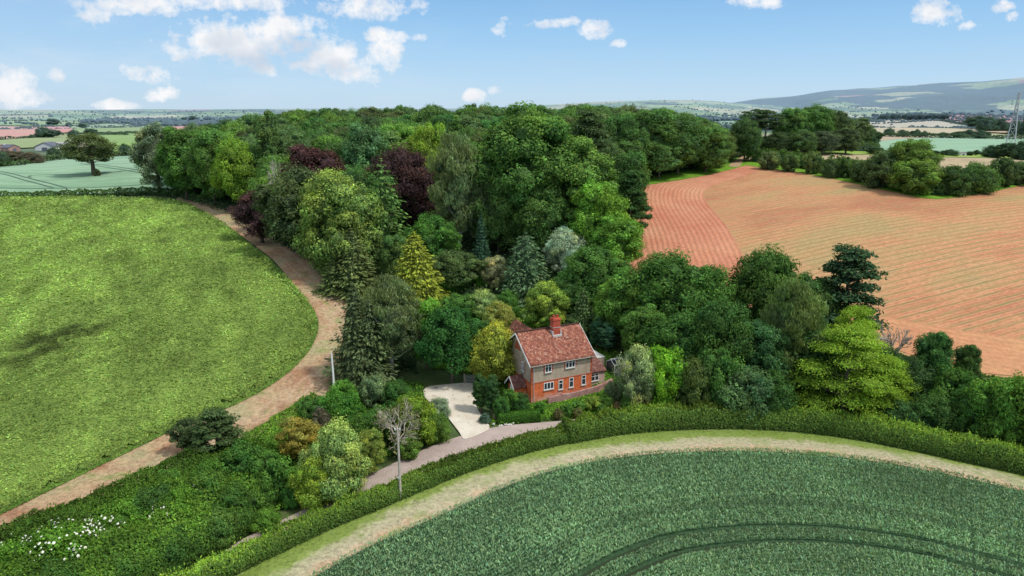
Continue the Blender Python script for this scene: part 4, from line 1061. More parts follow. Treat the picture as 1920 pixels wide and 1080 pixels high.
# low garden wall in front of the house
def wall_line(name, pts, h, t, mat, label, cat='wall'):
    g = Geo(); P = np.array(pts)
    for i in range(len(P)-1):
        a, b_ = P[i], P[i+1]; L = np.linalg.norm(b_-a); d = (b_-a)/L; n = np.array([-d[1], d[0]])*t/2; k = max(1, int(L/.6))
        for j in range(k):
            p, q = a+d*L*j/k, a+d*L*(j+1)/k; za, zb = tz1(*p), tz1(*q); hh = h+rng.uniform(-.05, .05)
            V = [(*(p-n), za-.5), (*(q-n), zb-.5), (*(q+n), zb-.5), (*(p+n), za-.5), (*(p-n), za+hh), (*(q-n), zb+hh), (*(q+n), zb+hh), (*(p+n), za+hh)]
            g.add(V, [(0, 1, 5, 4), (1, 2, 6, 5), (2, 3, 7, 6), (3, 0, 4, 7), (4, 5, 6, 7)])
    o = link(name, g.mesh(name, [mat])); tag(o, label, cat); return o
def hw(lx, ly): return (hx+lx*math.cos(HA)-ly*math.sin(HA), hy+lx*math.sin(HA)+ly*math.cos(HA))
wall_line('garden_wall', [hw(2.0, -.9), hw(6, -.9), hw(9.6, -.7), hw(12.6, .3)], .95, .35, M_PINKSTONE, 'low weathered pink stone garden wall below the front windows of the house')

# stones edging the bed beside the drive
def stone(u, v, r, label, group, col, nm='stone', cat='stone'):
    q = at(u, v); V, F = ico(); V = V*r*rng.uniform(.75, 1.25, (len(V), 1))*[1, 1, .8]; g = Geo(); g.add(V, F, 0)
    o = link(nm, g.mesh(nm, [col]), loc=(q[0], q[1], q[2]+r*.5)); tag(o, label, cat, group); return o
M_STONE = mat_simple('white_stone', (.62, .60, .56), .15, 4); M_STONEP = mat_simple('pink_sandstone', (.45, .27, .22), .2, 3)
for k in range(12): stone(936+k*2.4+rng.uniform(-1, 1), 799-k*.35+rng.uniform(-1.5, 1.5), rng.uniform(.10, .17), 'white edging stone in the little row at the foot of the low clipped hedge', 'white stones edging the bed', M_STONE)
stone(925, 796, .22, 'larger white stone at the left end of the row of edging stones', None, M_STONE)
o = stone(928, 784, .45, 'upright pink stone post standing at the left end of the low clipped hedge', None, M_STONEP, 'gate_stone', 'stone post'); o.scale = (.7, .7, 1.5)

# field gate at the back of the drive
q0 = at(873, 719); q1 = at(896, 718); L = np.linalg.norm((q1-q0)[:2]); ga = math.atan2(q1[1]-q0[1], q1[0]-q0[0])
gate = bpy.data.objects.new('field_gate', None); COL.objects.link(gate); gate.location = q0; gate.rotation_euler = (0, 0, ga)
tag(gate, 'five bar metal field gate closing the back of the gravel drive', 'gate')
L = max(L, 2.2)
for k in range(6): g = Geo(); g.tube([(0, 0, .2+k*.2), (L, 0, .2+k*.2)], .028, 6); part('rail', g, M_METAL, gate)
for x in (0, L*.5, L): g = Geo(); g.tube([(x, .0, .15), (x, .0, 1.25)], .035, 6); part('upright', g, M_METAL, gate)
g = Geo(); g.box(-.25, -.08, -.08, .08, -.3, 1.45); part('gate_post', g, M_GREYW, gate)
g = Geo(); g.box(L+.08, L+.25, -.08, .08, -.3, 1.45); part('gate_post', g, M_GREYW, gate)

# poles
def pole(u, vb, vt, r, mat, label, arms=False, base_guess=None):
    q = at(u, vb); _, zt = ray_z(u, vt, q[1]); h = zt-q[2]
    e = bpy.data.objects.new('utility_pole', None); COL.objects.link(e); e.location = q; tag(e, label, 'pole')
    g = Geo(); g.tube([(0, 0, -.5), (.03, 0, h*.5), (.0, 0, h)], [r*1.15, r, r*.8], 10); part('shaft', g, mat, e, True)
    if arms:
        g = Geo(); g.box(-.3, .3, -.05, .05, h-.25, h-.17); part('crossarm', g, M_GREYW, e)
        for x in (-.24, .24): g = Geo(); g.tube([(x, 0, h-.17), (x, 0, h-.05), (x, 0, h+.03)], [.05, .06, .02], 8); part('insulator', g, M_WHITE, e)
        g = Geo(); g.tube([(.02, -r*1.0, h*.35), (.02, -r*1.05, h*.98)], .02, 5); part('cable_conduit', g, M_LEAD, e)
        g = Geo(); g.box(-.14, .14, -r-.03, -r, h*.30, h*.30+.3); part('notice_plate', g, M_LEAD, e)
    else:
        g = Geo(); g.tube([(0, 0, h), (0, 0, h+.06)], [r*.95, r*.6], 8); part('cap', g, M_LEAD, e)
    print('pole', label[:20], round(h, 1)); return e
M_POLE = mat_simple('pole_timber', (.44, .39, .33), .2, 3, bump=.3)
pole(751, 936, 803, .115, M_POLE, 'weathered wooden utility pole rising out of the roadside hedge', True)
pole(627, 742, 663, .13, M_WHITE, 'white painted pole standing beside the stubble track')

# lattice pylon
M_PYL = mat_simple('pylon_steel', (.42, .40, .42), .1, 3, .6, haze=True)
def pylon():
    q = at(1893, 278); _, zt = ray_z(1900, 174, q[1]); H = zt-q[2]; print('pylon', q, H)
    e = bpy.data.objects.new('electricity_pylon', None); COL.objects.link(e); e.location = q; e.rotation_euler = (0, 0, .9)
    tag(e, 'tall steel lattice electricity pylon above the hedge at the far right', 'pylon')
    Wd = lambda t: H*.13*(1-t)**1.15+H*.022
    g = Geo(); lv = np.array([0, .2, .36, .5, .62, .72, .8, .87, .93, 1.0]); r = .16
    for a in range(4):
        c = lambda t, a=a: np.array([(1, 1, -1, -1)[a]*Wd(t)/2, (1, -1, -1, 1)[a]*Wd(t)/2, H*t])
        d = lambda t, a=a: np.array([(1, -1, -1, 1)[a]*Wd(t)/2, (-1, -1, 1, 1)[a]*Wd(t)/2, H*t])
        leg = Geo(); leg.tube([c(t) for t in lv], r*1.3, 4); part('leg', leg, M_PYL, e)
        for i in range(len(lv)-1):
            g.tube([c(lv[i]), d(lv[i+1])], r*.6, 3, cap=False); g.tube([d(lv[i]), c(lv[i+1])], r*.6, 3, cap=False); g.tube([c(lv[i+1]), d(lv[i+1])], r*.6, 3, cap=False)
    part('lattice', g, M_PYL, e)
    for t, w in ((.68, .10), (.82, .13), (.95, .09)):
        for s in (-1, 1):
            g = Geo(); tip = np.array([s*H*w, 0, H*t])
            for o_ in ((0, Wd(t)/2, H*t), (0, -Wd(t)/2, H*t), (0, 0, H*t+H*.025)): g.tube([o_, tip], r*.8, 3, cap=False)
            g.tube([tip, tip-[0, 0, H*.035]], [.25, .2], 5); part('crossarm', g, M_PYL, e)
pylon()

# farm buildings in the valley on the left
M_SLATE = mat_simple('barn_roof', (.10, .10, .12), .15, .3, haze=True); M_BARN = mat_simple('barn_wall', (.62, .60, .58), .1, .3, haze=True); M_BARNB = mat_simple('barn_brick', (.40, .22, .17), .2, .3, haze=True); M_PALER = mat_simple('pale_barn_roof', (.36, .34, .34), .12, .3, haze=True)
def barn(u, v, w, d, hh, rh, rot, mw, mr, label, cat='barn', nm='barn'):
    q = at(u, v); e = bpy.data.objects.new(nm, None); COL.objects.link(e); e.location = (q[0], q[1], q[2]-.3); e.rotation_euler = (0, 0, rot); tag(e, label, cat)
    g = Geo(); V = [(-w/2, 0, 0), (w/2, 0, 0), (w/2, d, 0), (-w/2, d, 0), (-w/2, 0, hh), (w/2, 0, hh), (w/2, d, hh), (-w/2, d, hh), (0, 0, hh+rh), (0, d, hh+rh)]
    g.add(V, [(0, 1, 5, 4), (1, 2, 6, 5), (2, 3, 7, 6), (3, 0, 4, 7)]); g.add(V, [(4, 5, 8), (6, 7, 9)]); part('wall', g, mw, e)
    g = Geo(); o_ = w*.03
    for s in (-1, 1):
        V = [(s*(w/2+o_), -o_, hh-rh*.06), (s*(w/2+o_), d+o_, hh-rh*.06), (0, d+o_, hh+rh), (0, -o_, hh+rh)]; V2 = [(x, y, z+.35) for x, y, z in V]
        g.add(V+V2, [(4, 5, 6, 7), (0, 1, 5, 4), (3, 2, 6, 7), (0, 3, 7, 4), (1, 2, 6, 5)])
    part('roof', g, mr, e)
    g = Geo(); g.box(-w*.14, w*.14, -.12, .0, 0, hh*.8); part('door', g, M_SLATE, e)
barn(84, 282, 13, 12, 3, 2.8, .1, M_BARN, M_SLATE, 'dark roofed barn with a white gable in the valley on the left')
barn(106, 280, 13, 15, 3.6, 1.6, -.35, M_BARN, M_PALER, 'long barn with a pale grey roof right behind the dark barn')
barn(28, 284, 9, 7, 3, 2, 1.3, M_BARNB, M_SLATE, 'red brick farm building with pale roof at the far left', 'farm building', 'farm_building')
barn(6, 283, 9, 8, 3, 2, .4, M_BARNB, M_PALER, 'brown farm building partly out of frame at the left edge', 'farm building', 'farm_building')
barn(1806, 293, 2.6, 1.6, 1.5, .3, .05, M_BARN, M_PALER, 'small white field shed between bushes in front of the green field on the right', 'shed', 'shed')
barn(60, 300, 5, 3, 1.8, .5, .1, M_BARN, M_PALER, 'small white shed among the bushes at the far left', 'shed', 'shed')

# white garden seat on the lawn
q = at(986, 600); e = bpy.data.objects.new('garden_table', None); COL.objects.link(e); e.location = q; tag(e, 'small white garden table on the lawn behind the house', 'garden table')
g = Geo(); g.tube([(0, 0, .70), (0, 0, .76)], .65, 14); part('tabletop', g, M_WHITE, e)
for a in (0, 1.57, 3.14, 4.71): g = Geo(); g.tube([(.45*math.cos(a), .45*math.sin(a), -.05), (.38*math.cos(a), .38*math.sin(a), .7)], .03, 5); part('leg', g, M_WHITE, e)
# ------------------------------------------------------------------ planting
MID = (.062, .135, .026); MID2 = (.075, .15, .035); BRI = (.115, .235, .028); LIME = (.24, .34, .03); DRK = (.032, .075, .022); DRK2 = (.040, .085, .035)
OLI = (.095, .125, .040); BLU = (.060, .125, .065); GRY = (.15, .20, .105); COP = (.062, .030, .032); COP2 = (.050, .028, .031); GOLD = (.25, .26, .035); SIL = (.27, .36, .30); PALE = (.19, .26, .085); BRN = (.17, .17, .06)
T = plant
# left end of the wood, from the barley field round to the drive
T('airy', 300, 230, 82, base=364, col=(.13, .17, .11), label='silvery grey green poplar at the far left end of the wood beside the barley field', name='poplar_tree')
T('broad_c', 352, 240, 88, base=374, col=MID, label='mid green tree second from the left end of the wood, right of the silvery poplar')
T('broad_a', 404, 244, 88, base=384, col=MID2, label='rounded green tree third from the left end of the wood where the track begins')
T('broad_b', 452, 258, 84, base=396, col=(.13, .235, .03), label='yellow green tree near the left end of the wood, brighter than its neighbours')
T('poplar', 515, 208, 52, base=392, col=(.08, .14, .045), label='narrow upright grey green tree standing above the left edge of the wood', name='upright_tree')
T('broad_c', 592, 274, 118, base=440, col=COP, label='purple copper beech crown behind the dark yew on the left side of the wood', name='copper_beech')
T('airy', 492, 352, 96, base=455, col=(.062, .032, .040), label='lower purple copper beech drooping over the stubble track', name='copper_beech')
T('bare_tree', 548, 300, 60, base=455, col=OLI, label='leafless grey tree poking out between the two purple beeches', name='dead_tree')
T('broad_d', 573, 312, 150, base=480, col=(.065, .095, .040), label='wide dark olive yew overhanging the stubble track', name='yew_tree')
T('chestnut', 640, 322, 150, base=520, col=(.105, .165, .050), label='large pale flowering sweet chestnut with cream green tips beside the track', name='chestnut_tree')
T('spruce_open', 724, 298, 125, base=505, col=(.085, .16, .05), label='tall open spruce with bare trunks between the pale chestnut and the purple beech', name='spruce_tree')
T('spruce_open', 690, 345, 88, base=515, col=(.075, .13, .045), label='thinner open spruce close to the right side of the pale chestnut', name='spruce_tree')
T('broad_b', 762, 276, 138, base=450, col=COP2, label='big dark purple copper beech in the middle of the wood', name='copper_beech')
T('broad_a', 806, 232, 74, base=400, col=(.15, .24, .03), label='yellow green tree standing behind the big purple beech')
T('broad_c', 690, 232, 86, base=400, col=(.075, .16, .07), label='blue green rounded tree left behind the purple beech in the wood')
T('weeping', 862, 252, 98, base=480, col=(.12, .17, .085), label='grey green silver birch with pale drooping sprays in the middle of the wood', name='birch_tree')
T('weeping', 900, 300, 66, base=478, col=(.10, .15, .075), label='smaller grey green birch just right of the tall birch in the wood', name='birch_tree')
T('big_ash', 985, 200, 205, base=470, col=(.068, .140, .034), label='giant leafy ash, the tallest tree in front of the wood', name='ash_tree')
T('big_ash', 1082, 262, 165, base=470, col=(.085, .165, .04), label='large green ash on the right shoulder of the giant ash', name='ash_tree')
T('broad_a', 935, 330, 105, base=480, col=(.085, .16, .045), label='mid green tree at the lower left foot of the giant ash')
T('broad_b', 1020, 340, 120, base=490, col=(.07, .145, .04), label='green tree at the foot of the giant ash in front of its trunk')
T('broad_a', 1118, 338, 104, base=500, col=(.115, .235, .035), label='fresh bright green tree on the right edge of the front of the wood')
T('broad_c', 1152, 405, 98, base=515, col=(.10, .215, .035), label='bright green tree lower down the right edge of the wood, beside the red earth field')
T('pine', 1178, 320, 74, base=470, col=DRK, label='dark pine leaning out over the red earth field at the right edge of the wood', name='pine_tree')
T('broad_a', 1166, 285, 90, base=430, col=(.055, .115, .03), label='mid green tree above the dark pine at the right edge of the wood')
T('pine', 1100, 205, 95, base=400, col=(.05, .085, .035), label='dark pine behind the right shoulder of the giant ash', name='pine_tree')
T('gold_cypress', 781, 436, 108, base=578, col=(.165, .20, .030), label='golden conical cypress above the garden', name='cypress_tree')
T('spruce_dark', 664, 428, 104, base=548, col=(.085, .115, .045), label='brownish green spruce in front of the pale chestnut', name='spruce_tree')
T('spruce_dark', 632, 470, 70, base=545, col=(.075, .115, .040), label='small spruce at the edge of the stubble track below the pale chestnut', name='spruce_tree')
T('broad_d', 815, 402, 100, base=520, col=(.06, .15, .03), label='rounded green tree right of the golden cypress')
T('broad_a', 742, 440, 60, base=540, col=(.07, .13, .04), label='small dark green tree tucked behind the left side of the golden cypress')
T('spruce_dark', 903, 398, 46, base=530, col=(.03, .07, .045), label='narrow dark blue green spruce in the clearing behind the garden', name='spruce_tree')
T('weeping_cedar', 985, 436, 118, base=556, col=(.07, .125, .07), label='blue green weeping cedar behind the garden shrubs', name='cedar_tree')
T('airy', 1056, 428, 70, base=530, col=SIL, label='silver blue eucalyptus left of the broken bare limb', name='eucalyptus_tree')
T('airy', 1082, 470, 62, base=552, col=(.24, .33, .27), label='silver eucalyptus below the broken bare limb', name='eucalyptus_tree')
T('half_bare', 1060, 436, 78, base=520, col=SIL, label='broken bare limbed tree among the silver foliage', name='dead_tree')
T('broad_d', 1110, 462, 110, base=575, col=(.065, .145, .035), label='green tree below the silver eucalyptus, left of the red earth field')
T('broad_b', 1060, 520, 90, base=590, col=(.05, .115, .03), label='dark green tree behind the farmhouse chimney')
T('broad_d', 855, 470, 100, base=545, col=(.075, .12, .045), label='olive green tree above the clipped garden hedge')
T('weeping', 735, 522, 128, base=705, col=(.105, .145, .072), label='grey green birch left of the gravel drive', name='birch_tree')
T('spruce_a', 672, 532, 118, base=716, col=(.065, .09, .045), label='dark spreading conifer beside the white pole', name='conifer_tree')
T('spruce_open', 700, 560, 110, base=722, col=(.07, .10, .05), label='second dark conifer leaning against the birch by the drive', name='conifer_tree')
T('broad_d', 848, 574, 118, base=714, col=(.035, .105, .028), label='dark glossy green tree at the back of the gravel drive')
T('broad_a', 800, 560, 74, base=690, col=(.10, .21, .03), label='lighter green tree between the birch and the dark glossy tree')
T('chestnut', 925, 606, 88, base=722, col=(.155, .185, .035), label='golden green tree standing against the left gable of the farmhouse')
T('airy', 938, 566, 66, base=650, col=(.20, .22, .06), label='golden yellow small tree just behind the farmhouse rear roof')
T('feathery', 905, 545, 62, base=600, col=(.17, .24, .10), label='soft pale green shrub behind the golden tree', name='garden_shrub', cat='shrub')
T('shrub_b', 862, 552, 66, base=604, col=(.055, .13, .03), label='dark green shrub left of the soft pale shrub behind the drive', name='garden_shrub', cat='shrub')
T('airy', 928, 480, 52, base=546, col=(.27, .28, .17), label='cream flowering shrub in front of the weeping cedar', name='flowering_shrub', cat='shrub')
T('shrub_a', 868, 506, 28, base=538, col=(.28, .34, .03), label='small bright yellow green bush on top of the clipped garden hedge', name='garden_shrub', cat='shrub')
T('shrub_c', 952, 545, 52, base=590, col=(.06, .15, .03), label='rounded green shrub below the cream flowering shrub', name='garden_shrub', cat='shrub')
T('feathery', 1020, 528, 78, base=612, col=(.14, .21, .045), label='spiky yellow green bush behind the chimney of the farmhouse', name='garden_shrub', cat='shrub')
T('dwarf_conifer', 1092, 541, 60, base=640, col=(.055, .095, .035), label='dark conical conifer right behind the farmhouse ridge', name='conifer_tree')
T('broad_c', 1140, 536, 64, base=640, col=(.11, .22, .04), label='light green tree right of the dark conical conifer')
T('column', 1137, 606, 36, base=660, col=(.03, .08, .05), label='short dark blue green upright cypress right behind the house', name='cypress_tree')
T('column', 1118, 596, 26, base=655, col=(.035, .09, .045), label='slim dark upright cypress beside the farmhouse roof edge', name='cypress_tree')
# block of trees to the right of the house
T('broad_b', 1245, 474, 160, base=650, col=(.055, .125, .028), label='broad dark green tree right of the house, against the red headland')
T('broad_a', 1180, 510, 110, base=640, col=(.075, .16, .032), label='mid green tree directly behind the right side of the house')
T('broad_d', 1325, 500, 110, base=650, col=(.06, .135, .03), label='green tree between the two tallest crowns right of the house')
T('broad_b', 1432, 466, 140, base=650, col=(.055, .115, .028), label='tall dark green sycamore against the red earth right of the house')
T('pine', 1575, 462, 132, base=665, col=(.032, .068, .034), label='tall dark pine rising against the tilled red field', name='pine_tree')
T('broad_a', 1515, 520, 100, base=665, col=(.05, .105, .032), label='dark green tree between the sycamore and the tall dark pine')
T('weeping', 1474, 524, 118, base=735, col=(.11, .17, .065), label='light green silver birch with a pale trunk in the right block of trees', name='birch_tree')
T('robinia', 1578, 612, 185, base=778, col=(.155, .26, .030), label='vivid lime yellow tree spreading in layers behind the roadside hedge')
T('robinia', 1588, 576, 118, base=745, col=(.165, .27, .030), label='upper lime yellow crown behind the big lime tree')
T('robinia', 1650, 668, 100, base=786, col=(.155, .26, .028), label='low right hand lobe of lime yellow foliage behind the roadside hedge')
T('broad_b', 1350, 560, 130, base=735, col=(.045, .105, .028), label='dark green tree in front of the sycamore, left of the birch')
T('broad_d', 1270, 585, 120, base=720, col=(.05, .12, .03), label='mid dark tree behind the bright round bush right of the house')
T('broad_a', 1410, 600, 110, base=745, col=(.042, .10, .038), label='dark blue green tree just left of the birch trunk')
T('broad_c', 1205, 575, 84, base=690, col=(.07, .15, .035), label='green tree rising behind the grey green bush beside the extension')
T('broad_a', 1530, 615, 95, base=745, col=(.04, .095, .03), label='dark tree between the birch and the lime yellow trees')
T('shrub_b', 1240, 652, 92, base=762, col=(.10, .235, .022), label='large bright green rounded bush right of the house')
T('feathery', 1196, 648, 76, base=762, col=(.17, .23, .12), label='grey green loose bush beside the extension', name='garden_shrub', cat='shrub')
T('half_bare', 1180, 660, 60, base=765, col=(.2, .26, .15), label='half bare small tree with grey twigs beside the extension', name='small_tree')
T('shrub_a', 1300, 672, 80, base=772, col=(.075, .115, .035), label='olive bush between the bright round bush and the dark shrubs', name='bush', cat='bush')
T('shrub_b', 1340, 655, 90, base=770, col=(.05, .12, .03), label='dark green bush behind the roadside hedge left of the grey leaved shrub', name='bush', cat='bush')
T('shrub_a', 1390, 690, 110, base=782, col=(.065, .125, .055), label='grey leaved wide shrub under the dark trees by the hedge', name='bush', cat='bush')
T('shrub_c', 1450, 700, 90, base=785, col=(.045, .105, .028), label='dark shrub below the birch trunk by the hedge', name='bush', cat='bush')
T('bare_tree', 1666, 604, 66, base=712, col=OLI, label='leafless pale tree against the tilled red field', name='bare_tree')
T('broad_c', 1738, 622, 66, base=752, col=(.045, .115, .035), label='dark green tree right of the leafless tree, taller of the two')
T('broad_c', 1804, 646, 46, base=742, col=(.05, .10, .03), label='small narrow tree standing alone further right against the red field')
T('broad_d', 1690, 672, 90, base=770, col=(.035, .075, .028), label='dark low tree under the leafless tree')
T('broad_d', 1650, 655, 80, base=760, col=(.035, .08, .03), label='dark tree behind the right edge of the lime yellow tree')
T('shrub_a', 1770, 690, 92, base=790, col=(.05, .115, .025), label='green bush below the two small trees near the right edge', name='bush', cat='bush')
T('shrub_b', 1850, 712, 96, base=830, col=(.075, .165, .03), label='light green bush by the hedge near the right edge', name='bush', cat='bush')
T('shrub_a', 1900, 705, 110, base=845, col=(.085, .175, .03), label='large light green bush cut by the right edge of the photo', name='bush', cat='bush')
T('shrub_a', 1820, 735, 84, base=822, col=(.045, .11, .025), label='dark green bush left of the light green bushes at the right', name='bush', cat='bush')
T('shrub_c', 1740, 740, 100, base=812, col=(.05, .11, .03), label='wide low bush behind the hedge right of the lime tree', name='bush', cat='bush')
T('shrub_b', 1980, 700, 130, base=860, col=(.06, .13, .03), label='bush standing just past the right edge by the hedge', name='bush', cat='bush')
T('shrub_c', 1690, 752, 90, base=806, col=(.045, .10, .035), label='dark low bush at the foot of the lime yellow tree', name='bush', cat='bush')
# wood on the right of the gap, trees at the field corner
T('broad_a', 1210, 205, 105, base=330, col=(.065, .135, .035), label='green tree at the right end of the main wood above the grass verge')
T('broad_b', 1270, 215, 100, base=326, col=(.055, .115, .03), label='dark green tree at the right end of the main wood, second from its corner')
T('broad_a', 1322, 238, 86, base=322, col=(.070, .135, .032), label='olive green tree at the right corner of the main wood')
T('broad_d', 1235, 262, 90, base=334, col=(.075, .155, .045), label='lower green tree over the grass verge at the right end of the wood')
T('broad_c', 1350, 252, 44, base=314, col=(.085, .13, .035), label='small tree at the very corner of the wood by the field gap')
T('broad_a', 1165, 215, 84, base=345, col=(.05, .115, .03), label='dark tree where the wood meets the top of the red headland')
T('broad_b', 1395, 222, 64, base=303, col=(.05, .10, .03), label='dark tree behind the gap between the wood and the pine clump')
clump = [('scots_pine', 1412, 205, 66, 290, (.045, .085, .035), 'umbrella topped pine with a bare pale trunk at the left of the clump', 'pine_tree'), ('scots_pine', 1432, 206, 60, 288, (.045, .08, .035), 'second umbrella topped pine of the clump beside the first bare trunk', 'pine_tree'),
         ('broad_a', 1478, 203, 66, 284, MID2, 'rounded green tree of the distant clump right of the pines', None), ('broad_b', 1518, 196, 76, 283, MID, 'tallest rounded tree of the distant clump', None),
         ('broad_a', 1558, 206, 66, 283, (.06, .10, .035), 'darker tree right of the tallest in the distant clump', None), ('broad_c', 1600, 222, 64, 281, (.07, .11, .04), 'olive tree near the right end of the distant clump', None),
         ('broad_d', 1622, 240, 50, 281, (.04, .08, .028), 'dark low tree at the right end of the distant clump', None), ('broad_d', 1460, 248, 60, 290, (.05, .085, .03), 'low dark tree under the pines of the clump', None),
         ('broad_d', 1540, 246, 66, 290, (.06, .085, .045), 'low grey green tree in front of the distant clump', None), ('broad_d', 1500, 244, 56, 292, (.06, .11, .035), 'low green tree in the front centre of the distant clump', None), ('broad_c', 1585, 240, 50, 290, (.06, .09, .035), 'brownish low tree in the right front of the distant clump', None)]
for k, u, t_, w, b_, c, l, n in clump: T(k, u, t_, w, base=b_, col=c, label=l, name=n or 'broadleaf_tree')
mass('woodland_undergrowth', unproj([(1385, 296), (1420, 291), (1500, 287), (1560, 286), (1640, 284), (1650, 276), (1600, 272), (1500, 273), (1400, 282)])[:, :2], 3.2, .5, .6, 2, (.04, .07, .025), edge=2, label='scrub beneath the distant clump of trees', cat='undergrowth', kind='stuff', grid=2.0, side=2, bscale=.2)
# lone oak in the barley
T('oak_spread', 176, 250, 92, base=328, col=(.065, .09, .024), label='lone spreading oak with a thick ivy clad trunk in the barley field', name='oak_tree')
q = at(180, 327); stl = plant('shrub_c', 183, 316, 13, base=330, col=(.05, .06, .02), label='ivy clump at the foot of the lone oak', name='ivy', cat='ivy')
# hedge with trees along the top right field
for k, u, t_, w, b_, c, l in [('broad_a', 1705, 262, 88, 352, (.10, .17, .035), 'tallest tree in the hedge across the tilled field, pale green'), ('shrub_a', 1655, 282, 74, 352, (.075, .12, .045), 'grey green bush left of the tallest tree in the field hedge'),
                              ('shrub_b', 1712, 300, 90, 362, (.095, .165, .03), 'bright green bush under the tallest tree in the field hedge'), ('shrub_a', 1785, 310, 70, 364, (.05, .10, .028), 'dark green bush in the dip of the field hedge'),
                              ('shrub_c', 1828, 305, 84, 360, (.06, .12, .03), 'wide green bush right of the dip in the field hedge'), ('shrub_b', 1876, 296, 50, 350, (.045, .08, .028), 'dark upright bush in the right end of the field hedge'),
                              ('shrub_a', 1912, 303, 62, 346, (.07, .11, .04), 'olive bush at the right edge end of the field hedge'), ('shrub_a', 1442, 284, 40, 318, (.10, .14, .055), 'pale flowering bush near the left end of the field hedge'),
                              ('shrub_b', 1480, 288, 34, 322, (.07, .12, .04), 'small bush second along the left end of the field hedge'), ('shrub_b', 1522, 285, 34, 326, (.075, .12, .04), 'small upright bush a third of the way along the field hedge'),
                              ('shrub_c', 1560, 298, 44, 332, (.06, .10, .035), 'low bush midway along the left half of the field hedge'), ('shrub_b', 1584, 294, 30, 334, (.06, .11, .03), 'upright small bush midway along the field hedge'), ('shrub_a', 1618, 300, 50, 342, (.07, .11, .04), 'bush just left of the grey green bush in the field hedge')]:
    T(k, u, t_, w, base=b_, col=c, label=l, name='hedge_tree' if 'tree' in l[:14] else 'hedge_bush', cat='tree' if 'tree' in l[:14] else 'bush')
DH = (.045, .09, .025)
hedge('field_hedge', [(1402, 302), (1450, 306), (1520, 317), (1600, 332), (1680, 350), (1755, 364), (1830, 354), (1920, 338), (2080, 314)], 5.2, 3.8, (.045, .09, .024), 'overgrown dark hedge running in a dip along the far side of the tilled field', ls=.28, dens=20, grid=.9, side=12, edge=1.6, bumpa=.6)
hedge('field_hedge', [(-500, 372), (-200, 371), (0, 370), (100, 369), (110, 369)], 2.2, 1.5, DH, 'low dark hedge between the green crop and the barley, left stretch', ls=.28, dens=22, grid=.7, side=12, bumpa=.5)
hedge('field_hedge', [(112, 369), (200, 366), (290, 364), (345, 370), (375, 378)], 2.4, 1.8, DH, 'low dark hedge between the green crop and the barley, stretch meeting the wood', ls=.28, dens=22, grid=.7, side=12, bumpa=.5)
# far hedges and trees, left valley
def farh(pts, w, h, label, c=(.035, .065, .025)): return hedge('distant_hedge', pts, w, h, c, label, ls=.8, dens=2.2, grid=2.5, side=1.2, bumpa=.6, bscale=.12, edge=w*.4)
farh([(-300, 322), (0, 313), (60, 306), (130, 297), (265, 290)], 3, 2.0, 'distant hedge along the top of the barley field on the left')
farh([(0, 262), (60, 259), (150, 252), (240, 254)], 4, 3, 'distant dark hedge below the red field on the left')
farh([(180, 251), (262, 250), (330, 251)], 4, 2.5, 'short distant hedge above the bright pasture on the left')
farh([(0, 237), (80, 238), (150, 236), (240, 229), (330, 228)], 5, 3, 'distant hedge on the ridge above the red field')
farh([(140, 262), (180, 255), (260, 251)], 4, 2.5, 'distant slanting hedge behind the lone oak')
farh([(1600, 283), (1640, 262), (1620, 254)], 4, 2.5, 'distant hedge climbing beside the green field on the right')
farh([(1620, 255), (1700, 258), (1800, 260), (1925, 262), (2100, 264)], 6, 4, 'distant hedge above the blue green field on the right')
farh([(1600, 231), (1650, 225), (1700, 223), (1770, 228), (1850, 242), (1925, 250), (2050, 254)], 6, 4.5, 'distant hedge over the stubble hill on the right')
fg = 'distant field trees'
lt = [(100, 222, 22, 236), (129, 229, 13, 237), (155, 231, 14, 241), (82, 238, 34, 258), (100, 243, 30, 258), (140, 243, 22, 258), (172, 241, 22, 256), (60, 252, 12, 259), (101, 276, 26, 297), (20, 283, 46, 308), (0, 280, 40, 310), (65, 285, 38, 306), (42, 284, 34, 307), (235, 269, 26, 291), (258, 279, 20, 291), (232, 224, 10, 229), (246, 225, 12, 229), (362, 217, 14, 229), (346, 220, 10, 228), (127, 262, 10, 270)]
ll = ['round dark tree on the ridge above the red field', 'small tree right of the round ridge tree', 'small tree by the right tip of the red field', 'largest tree of the row below the red field', 'second tree of the row below the red field', 'third tree of the row below the red field', 'right hand tree of the row below the red field', 'small bush at the left start of the row below the red field', 'round tree in front of the dark roofed barn', 'brownish tree near the left edge below the farm', 'tree cut by the left edge below the farm', 'reddish tree below the farm, beside the white shed', 'green tree between the two brownish trees below the farm', 'grey green bush right of the lone oak', 'low bush at the end of the barley near the wood', 'left tiny tree on the far ridge', 'right tiny tree on the far ridge', 'domed tree on the ridge above the pink field', 'tiny tree left of the domed ridge tree', 'small tree behind the pale roofed barn']
for (u, t_, w, b_), l in zip(lt, ll): T(rng.choice(['broad_d', 'broad_a', 'shrub_c']), u, t_, w, base=b_, col=(.045, .085, .035) if 'brown' not in l and 'red' not in l[:4] else (.09, .08, .05), label=l, name='distant_tree', cat='tree')
rt = [(1667, 240, 22, 254), (1692, 243, 24, 256), (1712, 245, 16, 256), (1719, 242, 14, 256), (1733, 245, 12, 257), (1768, 248, 14, 258), (1800, 246, 30, 259), (1815, 243, 20, 259), (1840, 244, 30, 260), (1830, 217, 44, 243), (1852, 219, 44, 246), (1872, 222, 34, 246), (1905, 226, 34, 250), (1925, 224, 40, 252), (1780, 280, 34, 293), (1752, 282, 18, 292), (1818, 284, 14, 293), (1830, 281, 12, 293), (1858, 272, 36, 296), (1882, 268, 34, 298), (1912, 264, 40, 300), (1890, 274, 30, 298), (1945, 262, 60, 302), (1676, 276, 50, 300), (1640, 276, 34, 290)]
